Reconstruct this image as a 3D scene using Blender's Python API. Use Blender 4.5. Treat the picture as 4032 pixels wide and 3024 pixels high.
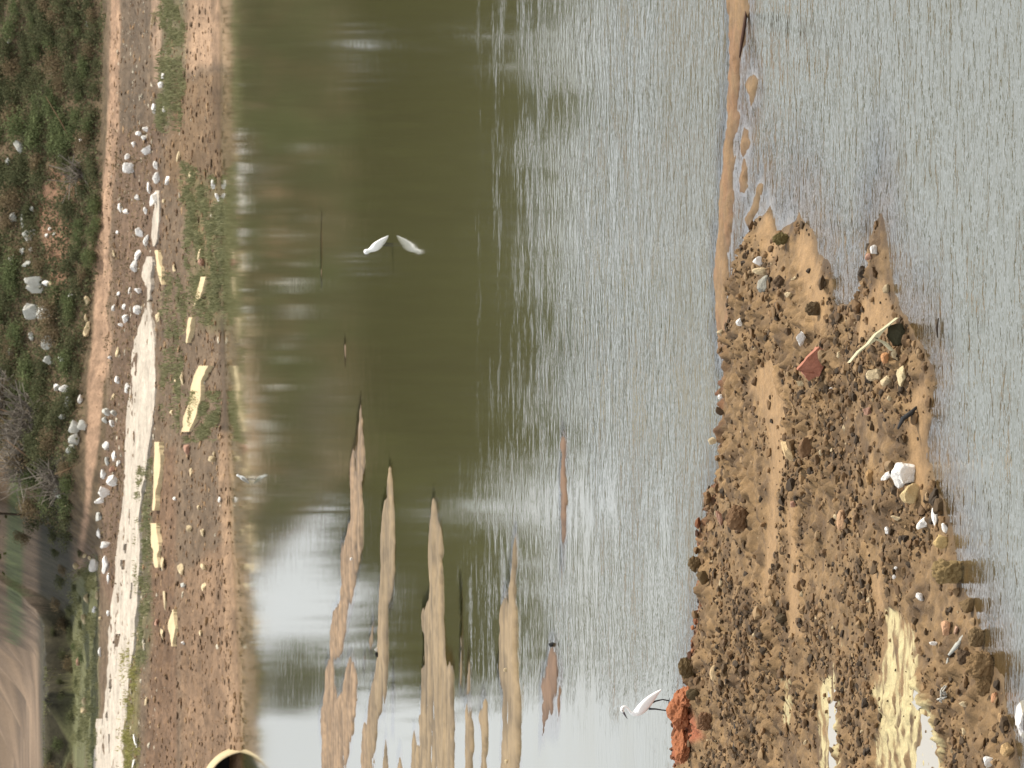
import bpy, math, random
import numpy as np
from mathutils import Vector, Matrix
for o in list(bpy.data.objects): bpy.data.objects.remove(o)
sc = bpy.context.scene
COL = sc.collection
R = math.radians

# ------------------------------------------------------------------ camera
F = 18000.0          # focal length in photograph pixels (4032 wide)
HC = 7.0             # the photographer stands 7 m above the river
PITCH = math.atan((2016 + 100) / F)
cam_d = bpy.data.cameras.new('camera'); cam = bpy.data.objects.new('camera', cam_d); COL.objects.link(cam)
cam_d.sensor_width = 36.0; cam_d.lens = F / 4032 * 36.0
cam_d.clip_start = 1.0; cam_d.clip_end = 9000
FW = np.array([0, math.cos(PITCH), -math.sin(PITCH)])
UP = np.array([0, math.sin(PITCH), math.cos(PITCH)])
RT = np.array([1.0, 0, 0])
# the phone was held on its side: the world's up points to the picture's left
cx, cy, cz = -UP, RT, -FW
cam.matrix_world = Matrix(((cx[0], cy[0], cz[0], 0), (cx[1], cy[1], cz[1], 0), (cx[2], cy[2], cz[2], HC), (0, 0, 0, 1)))
cam_d.dof.use_dof = True; cam_d.dof.focus_distance = 42.0; cam_d.dof.aperture_fstop = 9.0
sc.camera = cam

# ------------------------------------------------------------------ world, sun, exposure
SUN_EL, SUN_AZ = R(55), R(76)       # azimuth from +Y (far side) towards +X
w = bpy.data.worlds.new('World'); sc.world = w; w.use_nodes = True
nt = w.node_tree; nt.nodes.clear()
sky = nt.nodes.new('ShaderNodeTexSky'); sky.sky_type = 'NISHITA'; sky.sun_disc = False
sky.sun_elevation = SUN_EL; sky.sun_rotation = SUN_AZ
sky.dust_density = 5.0; sky.air_density = 1.0; sky.ozone_density = 1.0
tc = nt.nodes.new('ShaderNodeTexCoord')
mp = nt.nodes.new('ShaderNodeMapping'); mp.inputs['Scale'].default_value = (1, 1, 4)
cn = nt.nodes.new('ShaderNodeTexNoise'); cn.inputs['Scale'].default_value = 3.0; cn.inputs['Detail'].default_value = 5
cr = nt.nodes.new('ShaderNodeMapRange'); cr.inputs[1].default_value = 0.3; cr.inputs[2].default_value = 0.65; cr.inputs[3].default_value = 0.55; cr.inputs[4].default_value = 1.0
mx = nt.nodes.new('ShaderNodeMix'); mx.data_type = 'RGBA'
mx.inputs[7].default_value = (10.9, 11.2, 11.6, 1)          # thin white cloud over the hazy sky
bg = nt.nodes.new('ShaderNodeBackground'); bg.inputs['Strength'].default_value = 0.10
wo = nt.nodes.new('ShaderNodeOutputWorld')
L = nt.links.new
L(tc.outputs['Generated'], mp.inputs['Vector']); L(mp.outputs[0], cn.inputs['Vector']); L(cn.outputs[0], cr.inputs[0])
L(cr.outputs[0], mx.inputs[0]); L(sky.outputs[0], mx.inputs[6]); L(mx.outputs[2], bg.inputs[0]); L(bg.outputs[0], wo.inputs[0])

sd = bpy.data.lights.new('sun', 'SUN'); sun = bpy.data.objects.new('sun', sd); COL.objects.link(sun)
sd.energy = 4.2; sd.angle = R(0.6); sd.color = (1.0, 0.93, 0.82)
sdir = Vector((math.sin(SUN_AZ) * math.cos(SUN_EL), math.cos(SUN_AZ) * math.cos(SUN_EL), math.sin(SUN_EL)))
sun.rotation_euler = sdir.to_track_quat('Z', 'Y').to_euler(); sun.location = (20, 20, 60)
sc.view_settings.view_transform = 'Standard'; sc.view_settings.look = 'None'
sc.view_settings.exposure = 0.22; sc.view_settings.gamma = 1.0

# ------------------------------------------------------------------ helpers: photograph <-> world
def ray(px, py):
    a = (np.asarray(px, float) - 2016) / F; b = -(np.asarray(py, float) - 1512) / F
    return (a[..., None] * cx + b[..., None] * cy - cz)
def P(px, py, z=0.0):
    d = ray(px, py); t = (z - HC) / d[..., 2]
    return d[..., 0] * t, d[..., 1] * t
def proj(x, y, z):
    zz = z - HC
    dep = y * FW[1] + zz * FW[2]; u = y * UP[1] + zz * UP[2]
    return 2016 - F * u / dep, 1512 - F * x / dep
def hit(px, py, hf, y0, y1, st):
    d = ray(float(px), float(py)); ys = np.arange(y0, y1, st); t = ys / d[1]
    xs = d[0] * t; zs = HC + d[2] * t
    h = hf(xs, ys); k = np.nonzero(zs <= h)[0]
    k = k[0] if len(k) else len(ys) - 1
    return float(xs[k]), float(ys[k]), float(h[k])

# ------------------------------------------------------------------ numpy noise
def _h(i, j, s):
    n = (i.astype(np.int64) * 374761393 + j.astype(np.int64) * 668265263 + s * 974634777) & 0x7fffffff
    n = ((n ^ (n >> 13)) * 1274126177) & 0x7fffffff
    n = ((n ^ (n >> 15)) * 1103515245 + 12345) & 0x7fffffff
    return ((n >> 7) & 0xffff) / 65535.0
def vn(x, y, s=0):
    i = np.floor(x); j = np.floor(y); u = x - i; v = y - j
    u = u * u * (3 - 2 * u); v = v * v * (3 - 2 * v)
    a = _h(i, j, s); b = _h(i + 1, j, s); c = _h(i, j + 1, s); d = _h(i + 1, j + 1, s)
    return (a * (1 - u) + b * u) * (1 - v) + (c * (1 - u) + d * u) * v
def fbm(x, y, s=0, o=4):
    t = 0; a = 1; n = 0
    for k in range(o):
        t = t + a * vn(x * 2 ** k + 17 * k, y * 2 ** k - 9 * k, s + k); n += a; a *= .5
    return t / n * 2 - 1
def worley(x, y, s=0):
    i = np.floor(x); j = np.floor(y); best = np.full(np.shape(x), 9.0); cid = np.zeros(np.shape(x))
    for a in (-1, 0, 1):
        for b in (-1, 0, 1):
            ci = i + a; cj = j + b
            dx = ci + _h(ci, cj, s) - x; dy = cj + _h(ci, cj, s + 7) - y
            d = np.sqrt(dx * dx + dy * dy); m = d < best
            best = np.where(m, d, best); cid = np.where(m, _h(ci, cj, s + 13), cid)
    return best, cid
def sstep(a, b, x):
    t = np.clip((x - a) / (b - a), 0, 1); return t * t * (3 - 2 * t)
def sdf(x, y, poly):
    # signed distance, positive inside
    px, py = poly; n = len(px); d = np.full(np.shape(x), 1e9); ins = np.zeros(np.shape(x), bool)
    for k in range(n):
        ax, ay = px[k], py[k]; bx, by = px[(k + 1) % n], py[(k + 1) % n]
        ex, ey = bx - ax, by - ay; l = ex * ex + ey * ey + 1e-12
        t = np.clip(((x - ax) * ex + (y - ay) * ey) / l, 0, 1)
        d = np.minimum(d, (x - ax - t * ex) ** 2 + (y - ay - t * ey) ** 2)
        c = (ay > y) != (by > y)
        xi = ax + (y - ay) * ex / (ey if abs(ey) > 1e-12 else 1e-12)
        ins ^= c & (x < xi)
    d = np.sqrt(d); return np.where(ins, d, -d)
def inpoly(x, y, pts):
    return sdf(x, y, (np.array([p[0] for p in pts], float), np.array([p[1] for p in pts], float)))
def lin(r, g, b):
    f = lambda c: (c / 255 / 12.92) if c / 255 <= .04045 else ((c / 255 + .055) / 1.055) ** 2.4
    return np.array([f(r), f(g), f(b)])

# ------------------------------------------------------------------ helpers: objects and materials
def link(name, verts, faces, mat, parent=None, smooth=True, cols=None, attr=None):
    me = bpy.data.meshes.new(name)
    verts = np.asarray(verts, np.float32)
    if isinstance(faces, np.ndarray):
        n = len(faces); k = faces.shape[1]
        me.vertices.add(len(verts)); me.vertices.foreach_set('co', verts.ravel())
        me.loops.add(n * k); me.loops.foreach_set('vertex_index', faces.astype(np.int32).ravel())
        me.polygons.add(n); me.polygons.foreach_set('loop_start', np.arange(0, n * k, k, dtype=np.int32))
        me.polygons.foreach_set('loop_total', np.full(n, k, np.int32)); me.update(calc_edges=True)
    else:
        me.from_pydata([tuple(map(float, v)) for v in verts], [], faces)
    me.polygons.foreach_set('use_smooth', np.full(len(me.polygons), smooth))
    if cols is not None:
        a = me.color_attributes.new('soil', 'FLOAT_COLOR', 'POINT')
        c = np.ones((len(verts), 4), np.float32); c[:, :3] = cols; a.data.foreach_set('color', c.ravel())
    if attr is not None:
        for k_, v_ in attr.items():
            a = me.attributes.new(k_, 'FLOAT', 'POINT'); a.data.foreach_set('value', np.asarray(v_, np.float32).ravel())
    if mat: me.materials.append(mat)
    o = bpy.data.objects.new(name, me); COL.objects.link(o)
    if parent: o.parent = parent
    return o
def tag(o, label=None, cat=None, group=None, kind=None):
    if label: o['label'] = label
    if cat: o['category'] = cat
    if group: o['group'] = group
    if kind: o['kind'] = kind
    return o
def empty(name, loc, rz=0):
    o = bpy.data.objects.new(name, None); COL.objects.link(o); o.location = loc; o.rotation_euler.z = rz
    o.empty_display_size = .1; return o
def gridmesh(name, xs, ys, hf, mat, colf=None, attrf=None, drop=None, dropab=None):
    X, Y = np.meshgrid(xs, ys); x = X.ravel(); y = Y.ravel(); z = hf(x, y)
    nx, ny = len(xs), len(ys); i = np.arange(nx * ny).reshape(ny, nx)
    f = np.stack([i[:-1, :-1].ravel(), i[:-1, 1:].ravel(), i[1:, 1:].ravel(), i[1:, :-1].ravel()], 1)
    if drop is not None: f = f[(z[f] > drop).any(1)]
    used = np.zeros(len(x), bool); used[f.ravel()] = True; idx = np.cumsum(used) - 1
    f = idx[f]; x = x[used]; y = y[used]; z = z[used]
    return link(name, np.stack([x, y, z], 1), f, mat, cols=colf(x, y, z) if colf else None,
                attr=attrf(x, y) if attrf else None)
def newmat(name):
    m = bpy.data.materials.new(name); m.use_nodes = True; n = m.node_tree; n.nodes.clear()
    out = n.nodes.new('ShaderNodeOutputMaterial'); return m, n, out
def N(n, t, **kw):
    q = n.nodes.new(t)
    for k, v in kw.items():
        if k.startswith('i_'): q.inputs[k[2:].replace('_', ' ')].default_value = v
        else: setattr(q, k, v)
    return q
def soil_mat(name, sc1=9.0, sc2=60.0, bump=.5, rough=.85, spec=.3, var=.55, bdist=.03, attr='soil', base=None, wet=False):
    m, n, out = newmat(name); l = n.links.new
    b = N(n, 'ShaderNodeBsdfPrincipled'); b.inputs['Roughness'].default_value = rough; b.inputs['Specular IOR Level'].default_value = spec
    co = N(n, 'ShaderNodeTexCoord')
    n1 = N(n, 'ShaderNodeTexNoise', i_Scale=sc1, i_Detail=6.0, i_Roughness=.65)
    n2 = N(n, 'ShaderNodeTexNoise', i_Scale=sc2, i_Detail=4.0, i_Roughness=.7)
    l(co.outputs['Object'], n1.inputs['Vector']); l(co.outputs['Object'], n2.inputs['Vector'])
    mr = N(n, 'ShaderNodeMapRange'); mr.inputs[1].default_value = .3; mr.inputs[2].default_value = .7
    mr.inputs[3].default_value = 1 - var; mr.inputs[4].default_value = 1 + var * .6
    ad = N(n, 'ShaderNodeMath', operation='ADD'); hf_ = N(n, 'ShaderNodeMath', operation='MULTIPLY'); hf_.inputs[1].default_value = .5
    l(n1.outputs[0], ad.inputs[0]); l(n2.outputs[0], ad.inputs[1]); l(ad.outputs[0], hf_.inputs[0]); l(hf_.outputs[0], mr.inputs[0])
    mu = N(n, 'ShaderNodeMix', data_type='RGBA', blend_type='MULTIPLY'); mu.inputs[0].default_value = 1
    if base is None:
        at = N(n, 'ShaderNodeAttribute', attribute_name=attr); l(at.outputs['Color'], mu.inputs[6])
    else: mu.inputs[6].default_value = (*base, 1)
    l(mr.outputs[0], mu.inputs[7]); l(mu.outputs[2], b.inputs['Base Color'])
    bp = N(n, 'ShaderNodeBump'); bp.inputs['Strength'].default_value = bump; bp.inputs['Distance'].default_value = bdist
    l(hf_.outputs[0], bp.inputs['Height']); l(bp.outputs[0], b.inputs['Normal'])
    l(b.outputs[0], out.inputs[0]); return m
def leaf_mat(name, c1, c2, trans=.25):
    m, n, out = newmat(name); l = n.links.new
    at = N(n, 'ShaderNodeAttribute', attribute_name='tint')
    mi = N(n, 'ShaderNodeMix', data_type='RGBA'); mi.inputs[6].default_value = (*c1, 1); mi.inputs[7].default_value = (*c2, 1)
    l(at.outputs['Fac'], mi.inputs[0])
    d = N(n, 'ShaderNodeBsdfDiffuse'); t = N(n, 'ShaderNodeBsdfTranslucent'); s = N(n, 'ShaderNodeMixShader'); s.inputs[0].default_value = trans
    l(mi.outputs[2], d.inputs[0]); l(mi.outputs[2], t.inputs[0]); l(d.outputs[0], s.inputs[1]); l(t.outputs[0], s.inputs[2])
    l(s.outputs[0], out.inputs[0]); return m
_mc = {}
def rock_mat(rgb, var=.35, spec=.3):
    k = (tuple(np.round(rgb, 3)), var)
    if k not in _mc: _mc[k] = soil_mat('stone', 26.0, 110.0, .9, .85, spec, var, .02, base=tuple(float(v) for v in rgb))
    return _mc[k]

# ------------------------------------------------------------------ water, its shallows and the ground under it
def full(pts, ox=0, oy=0, k=1.0): return [(ox + a * k, oy + b * k) for a, b in pts]
def wpoly(pts, z=0.0):
    zz = np.array([p[2] if len(p) > 2 else z for p in pts]); a, b = P(np.array([p[0] for p in pts], float), np.array([p[1] for p in pts], float), zz)
    return a, b
Z = 1100 / 2212
CR = .19
spit = [(2642, 3024, CR), (2632, 2962, CR), (2639, 2899, CR), (2611, 2865, CR + .05), (2604, 2809, CR + .06), (2639, 2754, CR + .05), (2687, 2705, CR), (2663, 2657, CR), (2666, 2615, CR),
        (2690, 2580, CR), (2673, 2546, CR), (2708, 2500, CR), (2708, 2442, CR), (2715, 2338, CR), (2735, 2255, CR), (2718, 2214, CR), (2732, 2155, CR), (2729, 2085, CR), (2744, 2008, CR), (2776, 1950, CR),
        (2776, 1891, CR), (2800, 1832, CR), (2794, 1744, CR), (2817, 1685, CR), (2812, 1615, CR), (2829, 1560, .12), (2834, 1496, .12), (2869, 1446, .1), (2864, 1371, .1), (2891, 1272, .08),
        (2901, 1172, .06), (2909, 1123, .05), (2924, 1023, .04), (2934, 949, .02), (2961, 924, .02), (2964, 869, .01), (3000, 850, 0), (3026, 812, 0), (3040, 850, 0), (3050, 904, 0), (3060, 930, 0), (3085, 905, 0),
        (3120, 880, 0), (3140, 840, 0), (3160, 870, 0), (3197, 899, 0), (3217, 998, 0), (3272, 1048, 0), (3282, 1177, 0), (3297, 1197, 0), (3342, 1192, 0), (3391, 1138, 0), (3416, 1048, 0), (3421, 959, 0), (3445, 900, 0), (3468, 835, 0),
        (3480, 880, 0), (3491, 949, 0), (3496, 1048, 0), (3516, 1148, 0), (3545, 1222, 0), (3590, 1287, 0), (3635, 1361, 0), (3675, 1446, 0), (3680, 1520, 0), (3670, 1685, 0), (3658, 1803, 0),
        (3675, 1920, 0), (3740, 2038, 0), (3765, 2185, 0), (3789, 2302, 0), (3830, 2390, 0), (3871, 2512, 0), (3927, 2650, 0), (3947, 2719, 0), (3961, 2823, 0), (3996, 2893, 0), (4024, 3024, 0), (4080, 3300, 0),
        (4000, 3900, 0), (3300, 4100, 0), (2650, 3600, CR)]
SPIT = wpoly(spit)
strip = [(2862, -200), (2945, -200), (2942, 0), (2945, 47), (2935, 95), (2926, 190), (2907, 253), (2913, 316), (2904, 380), (2891, 427), (2910, 459), (2899, 522), (2888, 560), (2893, 640), (2884, 720),
         (2890, 850), (2875, 950), (2862, 1030), (2860, 1180), (2888, 1230), (2880, 1300), (2860, 1350), (2826, 1400), (2815, 1300), (2822, 1150), (2826, 1000), (2832, 850), (2838, 700), (2850, 600), (2860, 500), (2866, 300), (2866, 100)]
isl = [[(2952, 292), (2968, 320), (2970, 355), (2960, 395), (2945, 425), (2935, 370), (2936, 320)],
       [(2925, 500), (2945, 520), (2950, 560), (2935, 600), (2915, 620), (2900, 590), (2912, 540)],
       [(2930, 620), (2945, 660), (2935, 740), (2915, 760), (2908, 700)],
       [(2985, 720), (3000, 730), (2985, 800), (2965, 860), (2945, 890), (2935, 860), (2965, 790)],
       [(2880, 1080), (2892, 1100), (2885, 1160), (2868, 1160)]]
NEARBARS = [wpoly(strip, 0.01)] + [wpoly(q, 0.01) for q in isl]
def z6(pts): return full(pts, 1200, 2200, Z)
K = 4032 / 2212
bars = [
    full([(775, 865), (780, 930), (786, 1000), (779, 1060), (783, 1110)], 0, 0, K) + z6([(455, -150), (430, 0), (420, 100), (385, 300), (345, 420), (315, 600), (292, 760), (225, 830), (235, 1000), (240, 1080), (280, 1080), (310, 950), (330, 780), (360, 740), (400, 880), (405, 1000), (395, 1120), (370, 1400), (345, 1550), (310, 1760), (310, 2100), (135, 2100), (130, 1500), (118, 1400), (98, 1250), (135, 1130), (150, 1000), (150, 850), (200, 750), (205, 550), (225, 400), (280, 300), (270, 100), (275, -60)]) + full([(757, 1120), (755, 1060), (752, 1010), (765, 950)], 0, 0, K),
    full([(838, 1005), (850, 1060), (852, 1150)], 0, 0, K) + z6([(710, 0), (708, 150), (690, 300), (652, 400), (650, 560), (658, 740), (650, 950), (620, 1180), (560, 1300), (545, 1500), (550, 2100), (430, 2100), (440, 1420), (480, 1250), (520, 1000), (555, 830), (570, 600), (575, 420), (590, 150), (588, -100)]) + full([(822, 1110), (835, 1060)], 0, 0, K),
    full([(935, 1070), (945, 1120), (955, 1200)], 0, 0, K) + z6([(1085, 0), (1088, 300), (1085, 500), (1100, 760), (1150, 800), (1178, 880), (1175, 1300), (1185, 2100), (890, 2100), (895, 1500), (900, 1250), (915, 1000), (935, 700), (935, 380), (958, 350), (985, 200), (975, -50)]) + full([(925, 1200), (930, 1120)], 0, 0, K),
    full([(1110, 1150), (1115, 1200)], 0, 0, K) + z6([(1665, 100), (1668, 450), (1660, 700), (1662, 900), (1690, 1100), (1690, 1400), (1670, 2100), (1520, 2100), (1555, 1400), (1555, 1100), (1522, 850), (1538, 700), (1540, 450), (1570, 300), (1620, 100)]),
    z6([(1935, 655), (1900, 740), (1880, 900), (1850, 980), (1862, 1150), (1850, 1450), (1890, 1280), (1915, 1310), (1945, 1270), (1965, 1050), (1985, 980), (1985, 700)]),
    z6([(2020, 930), (1995, 1050), (1985, 1230), (1970, 1340), (1995, 1330), (2010, 1240), (2032, 970)]),
    z6([(1285, 1140), (1262, 1300), (1255, 1500), (1262, 2100), (1310, 2100), (1322, 1420), (1300, 1180)]),
    z6([(1400, 1080), (1365, 1220), (1385, 1400), (1370, 2100), (1435, 2100), (1430, 1250)]),
    z6([(632, 1380), (605, 1560), (595, 2100), (640, 2100), (645, 1500)]),
    z6([(742, 1500), (725, 1620), (722, 2100), (760, 2100), (755, 1600)]),
    z6([(1285, 770), (1268, 900), (1255, 1120), (1290, 1080), (1305, 900)]),
    z6([(1215, 180), (1222, 500), (1215, 1000), (1228, 1050), (1236, 700), (1230, 300)]),
    z6([(520, 480), (505, 600), (500, 720), (525, 720), (545, 520)]),
    z6([(690, 820), (680, 1050), (678, 1350), (694, 1350), (700, 1000)]),
    z6([(465, 740), (450, 860), (458, 890), (470, 800)]),
    z6([(860, 1360), (850, 1500), (820, 1700), (880, 1760), (900, 1600), (880, 1400)]),
    full([(1212, 925), (1207, 1000), (1201, 1080), (1206, 1160), (1208, 1230), (1217, 1180), (1219, 1080), (1218, 960)], 0, 0, K),
    full([(692, 470), (690, 540), (691, 600), (694, 610), (694, 540)], 0, 0, K),
    full([(742, 740), (742, 770), (744, 775), (745, 750)], 0, 0, K)]
BARS = [wpoly(b, 0.02) for b in bars]
LOWBARS = (10, 11, 13, 14, 17, 18)

CRUST = [[(3480, 2395), (3530, 2400), (3600, 2490), (3605, 2620), (3600, 2680), (3650, 2760), (3660, 2790), (3700, 2900), (3720, 3060), (3440, 3060), (3460, 2900), (3470, 2800), (3440, 2740), (3445, 2660), (3480, 2640), (3470, 2560), (3500, 2500)],
         [(3285, 2620), (3295, 2700), (3300, 2800), (3305, 3060), (3235, 3060), (3222, 2800), (3215, 2690), (3250, 2690)],
         [(3085, 2670), (3105, 2680), (3110, 2780), (3105, 2850), (3090, 2850), (3090, 2760)],
         [(3315, 2500), (3328, 2500), (3325, 2545), (3312, 2545)]]
PUDDLE = [[(3600, 2700), (3640, 2700), (3652, 2770), (3612, 2795), (3590, 2760)],
          [(3625, 2815), (3665, 2820), (3680, 2880), (3700, 3000), (3712, 3080), (3600, 3080), (3610, 2960), (3630, 2900)],
          [(3262, 2690), (3288, 2660), (3292, 2760), (3300, 2850), (3296, 3080), (3268, 3080), (3262, 2900)]]
SMOOTH = [[(2945, 1510), (3040, 1400), (3085, 1560), (3098, 1700), (3090, 1830), (3062, 1960), (3060, 2120), (3040, 2280), (3000, 2400), (3020, 2120), (3030, 1960), (3040, 1800), (3010, 1620)],
          [(3010, 850), (3045, 850), (3060, 1000), (3030, 1020), (3000, 960)], [(3150, 900), (3200, 950), (3220, 1060), (3260, 1200), (3240, 1330), (3190, 1200), (3150, 1100), (3140, 980)],
          [(3400, 1180), (3480, 1100), (3520, 1230), (3560, 1330), (3480, 1300), (3430, 1290), (3380, 1350)],
          [(3590, 1560), (3650, 1500), (3655, 1850), (3640, 2000), (3590, 1900), (3570, 1700)],
          [(3430, 2230), (3475, 2250), (3480, 2400), (3450, 2420)], [(3100, 1900), (3140, 2000), (3150, 2500), (3110, 2500)]]

def near_base(x, y):
    wob = .04 * fbm(x * 6, y * 3, 3, 4)
    d = sdf(x, y + .22 * fbm(x * 4, y * 1.5, 203, 4) * sstep(43, 40, y), SPIT) + wob
    wdt = .10 + 1.5 * sstep(42.5, 33, y)
    hc = .17 + .05 * fbm(x * .7, y * .4, 11, 3)
    h = np.where(d > 0, hc * (1 - np.exp(-np.maximum(d, 0) / wdt)), d * .22)
    for k, b in enumerate(NEARBARS):
        db = sdf(x, y + .32 * fbm(x * 4, y * 2.5, 123 + k, 4), b) + .03 * fbm(x * 8, y * 3, 23 + k, 3)
        h = np.maximum(h, np.where(db > 0, .035 * (1 - np.exp(-np.maximum(db, 0) / .10)) + .018 * fbm(x * 6, y * 6, 66, 4) * sstep(0, .1, db), db * .4))
    return h, d
def near_h(x, y, detail=True):
    h, d = near_base(x, y)
    if detail:
        m = sstep(0.0, .25, d)
        px, py = proj(x, y, h)
        sm = np.zeros(np.shape(x))
        for q in SMOOTH: sm = np.maximum(sm, sstep(-18, 12, inpoly(px, py, q) + 14 * fbm(x * 6, y * 2, 5, 3)))
        for q in CRUST: sm = np.maximum(sm, .8 * sstep(-10, 10, inpoly(px, py, q)))
        patch = sstep(-.25, .35, fbm(x * 1.6, y * .8, 31, 3))
        rough = m * (1 - .85 * sm) * (.45 + .75 * patch)
        w1, c1 = worley(x * 9 + .4 * fbm(x * 20, y * 20, 8, 2), y * 8, 41)
        w2, c2 = worley(x * 22, y * 20, 47)
        w0, c0 = worley(x * 5.5 + .5 * fbm(x * 9, y * 9, 18, 3), y * 4.5, 141)
        h = h + rough * (np.where(c0 > .6, .10, 0.) * np.clip(.6 - w0, 0, 1) + np.where(c1 > .45, .075, .012) * np.clip(.75 - w1, 0, 1) + .022 * (c2 > .4) * np.clip(.8 - w2, 0, 1) + .022 * fbm(x * 14, y * 10, 6, 4))
        h = h + m * .006 * fbm(x * 9, y * 3, 77, 4)
    return h
def near_hb(x, y): return near_h(x, y, False)
def mid_h(x, y):
    h = np.full(np.shape(x), -.5)
    for k, b in enumerate(BARS):
        amp, top = (.02, .02) if k in LOWBARS else (.03, .045)
        s = sdf(x + .03 * fbm(x * 6, y * 2, 210 + k, 3), y + (.5 * fbm(x * 1.1, y * 1.2, 200 + k, 4) + .18 * fbm(x * 6, y * 2.5, 230 + k, 3)) * (.5 if k in LOWBARS else 1), b)
        db = s + amp * fbm(x * 5, y * 1.2, 60 + k, 4) + .02 * fbm(x * 16, y * 4, 90 + k, 2)
        h = np.maximum(h, np.where(db > 0, top * (1 - np.exp(-np.maximum(db, 0) / .12)), np.maximum(db * .9, -.5)))
    h = h + np.where(h > -.05, .010 * fbm(x * 7, y * 3, 3, 4) + (.045 * fbm(x * .7, y * 2.6, 5, 5) - .018), 0)
    return h
# far bank: low rubble bank, then on the right a weedy embankment and on the left a flood plain with a cut bank
def yw(x):
    pts = [(-40, 117), (-11.5, 120.5), (-8, 122.5), (-4, 126), (.5, 129.6), (8, 132.2), (13, 133.2), (40, 136)]
    return np.interp(x, [p[0] for p in pts], [p[1] for p in pts])
def far_base(x, y):
    t = y - yw(x) + .9 * fbm(x * .5, y * .15, 5, 3)
    low = np.interp(t, [-6, 0, .8, 2.5, 5, 10, 16, 24, 32, 34], [-.6, 0, .16, .3, .62, 1.0, 1.4, 1.85, 2.3, 2.36])
    right = sstep(-6.3, -2.2, x + .35 * (y - 168) * .3)
    emb = np.clip((t - 34.5) * .42, 0, 5.2) + .35 * fbm(x * .6, y * .4, 19, 4) * sstep(34, 37, t)
    yc = 217 + 5 * fbm(x * .35, 0 * x, 9, 3)
    plain = 1.25 * sstep(0, .3, y - yc) + .1 * fbm(x * .3, y * .05, 15, 3) * sstep(34, 40, t)
    # hollow between flood plain strips
    return np.where(t < 34, low, 2.36 + right * emb + (1 - right) * plain), t, right
def far_h(x, y, detail=True):
    h, t, r = far_base(x, y)
    if detail:
        m = sstep(0, 1.5, t); m = m * (.45 + .55 * sstep(2, 9, t))
        h = h + m * (.11 * fbm(x * .35, y * 1.1, 37, 4) + .07 * fbm(x * 1.4, y * .7, 33, 4) + .05 * fbm(x * 6, y * 3, 35, 3))
        w1, c1 = worley(x * 3.2, y * 2.2, 51)
        h = h + m * np.where(c1 > .6, .08, .02) * np.clip(.6 - w1, 0, 1) * sstep(180, 160, y)
    return h
def far_hb(x, y): return far_h(x, y, False)

KA = .62; KN_ = .55
def near_col(x, y, z):
    px, py = proj(x, y, z)
    n = fbm(x * 3, y * 1.5, 2, 4)[:, None]; n2 = fbm(x * 16, y * 9, 12, 3)[:, None]
    c = lin(162, 130, 88) * (1 + .25 * n) * (1 + .4 * n2)
    dark = sstep(-.1, .4, fbm(x * 6, y * 4, 29, 5))[:, None] * .7; c = c * (1 - dark) + lin(98, 75, 50) * dark
    for q in SMOOTH:
        s = sstep(-18, 14, inpoly(px, py, q) + 14 * fbm(x * 6, y * 2, 5, 3))[:, None] * .9
        c = c * (1 - s) + lin(194, 156, 108) * (1 + .16 * n2) * s
    for q in CRUST:
        s = sstep(-3, 4, inpoly(px, py, q) + 26 * fbm(x * 5, y * 9, 55, 4))[:, None] * sstep(-.35, .1, fbm(x * 5, y * 14, 56, 4))[:, None]
        c = c * (1 - s) + lin(238, 220, 165) * s
    # rust-red clay edge on the river side
    d = sdf(x, y, SPIT)
    far = sstep(.5, .05, d) * sstep(40.5, 42.0, y) * (.35 + .65 * sstep(-.2, .3, fbm(x * 5, y * 5, 71, 2)))
    c = c * (1 - .75 * far[:, None]) + lin(150, 82, 58) * .75 * far[:, None]
    r = np.maximum(sstep(-25, 10, inpoly(px, py, [(2600, 2690), (2680, 2700), (2700, 2780), (2760, 2900), (2700, 2925), (2690, 2990), (2630, 3010), (2620, 2880), (2595, 2820)])), 0)[:, None]
    c = c * (1 - r) + lin(196, 118, 80) * r
    bars_ = (sstep(.0, -.05, d) * sstep(-.02, 0, z))[:, None]
    c = c * (1 - .6 * bars_) + lin(180, 148, 104) * .6 * bars_
    wet = sstep(.035, 0.0, z)[:, None]
    c = c * (1 - .35 * wet)
    return np.clip(c * KN_, .005, .9)
def mid_col(x, y, z):
    n = fbm(x * 1.5, y * .4, 2, 4)[:, None]; n2 = fbm(x * 12, y * 3, 12, 3)[:, None]
    c = lin(160, 138, 104) * (1 + .2 * n) * (1 + .16 * n2)
    px, py = proj(x, y, z)
    s = sstep(1500, 1380, px)[:, None]; c = c * (1 - s) + lin(166, 138, 106) * (1 + .4 * n2) * s
    s = sstep(2080, 2120, px)[:, None]; c = c * (1 - s) + lin(140, 110, 84) * s
    st = sstep(.1, .5, fbm(x * 3, y * 5, 89, 4))[:, None]; c = c * (1 - .3 * st); st = sstep(.0, .35, fbm(x * .9, y * 4, 93, 4))[:, None]; c = c * (1 - .28 * st)
    wet = sstep(.02, 0.0, z)[:, None]
    return np.clip(c * (1 - .4 * wet) * KA, .005, .9)
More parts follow.
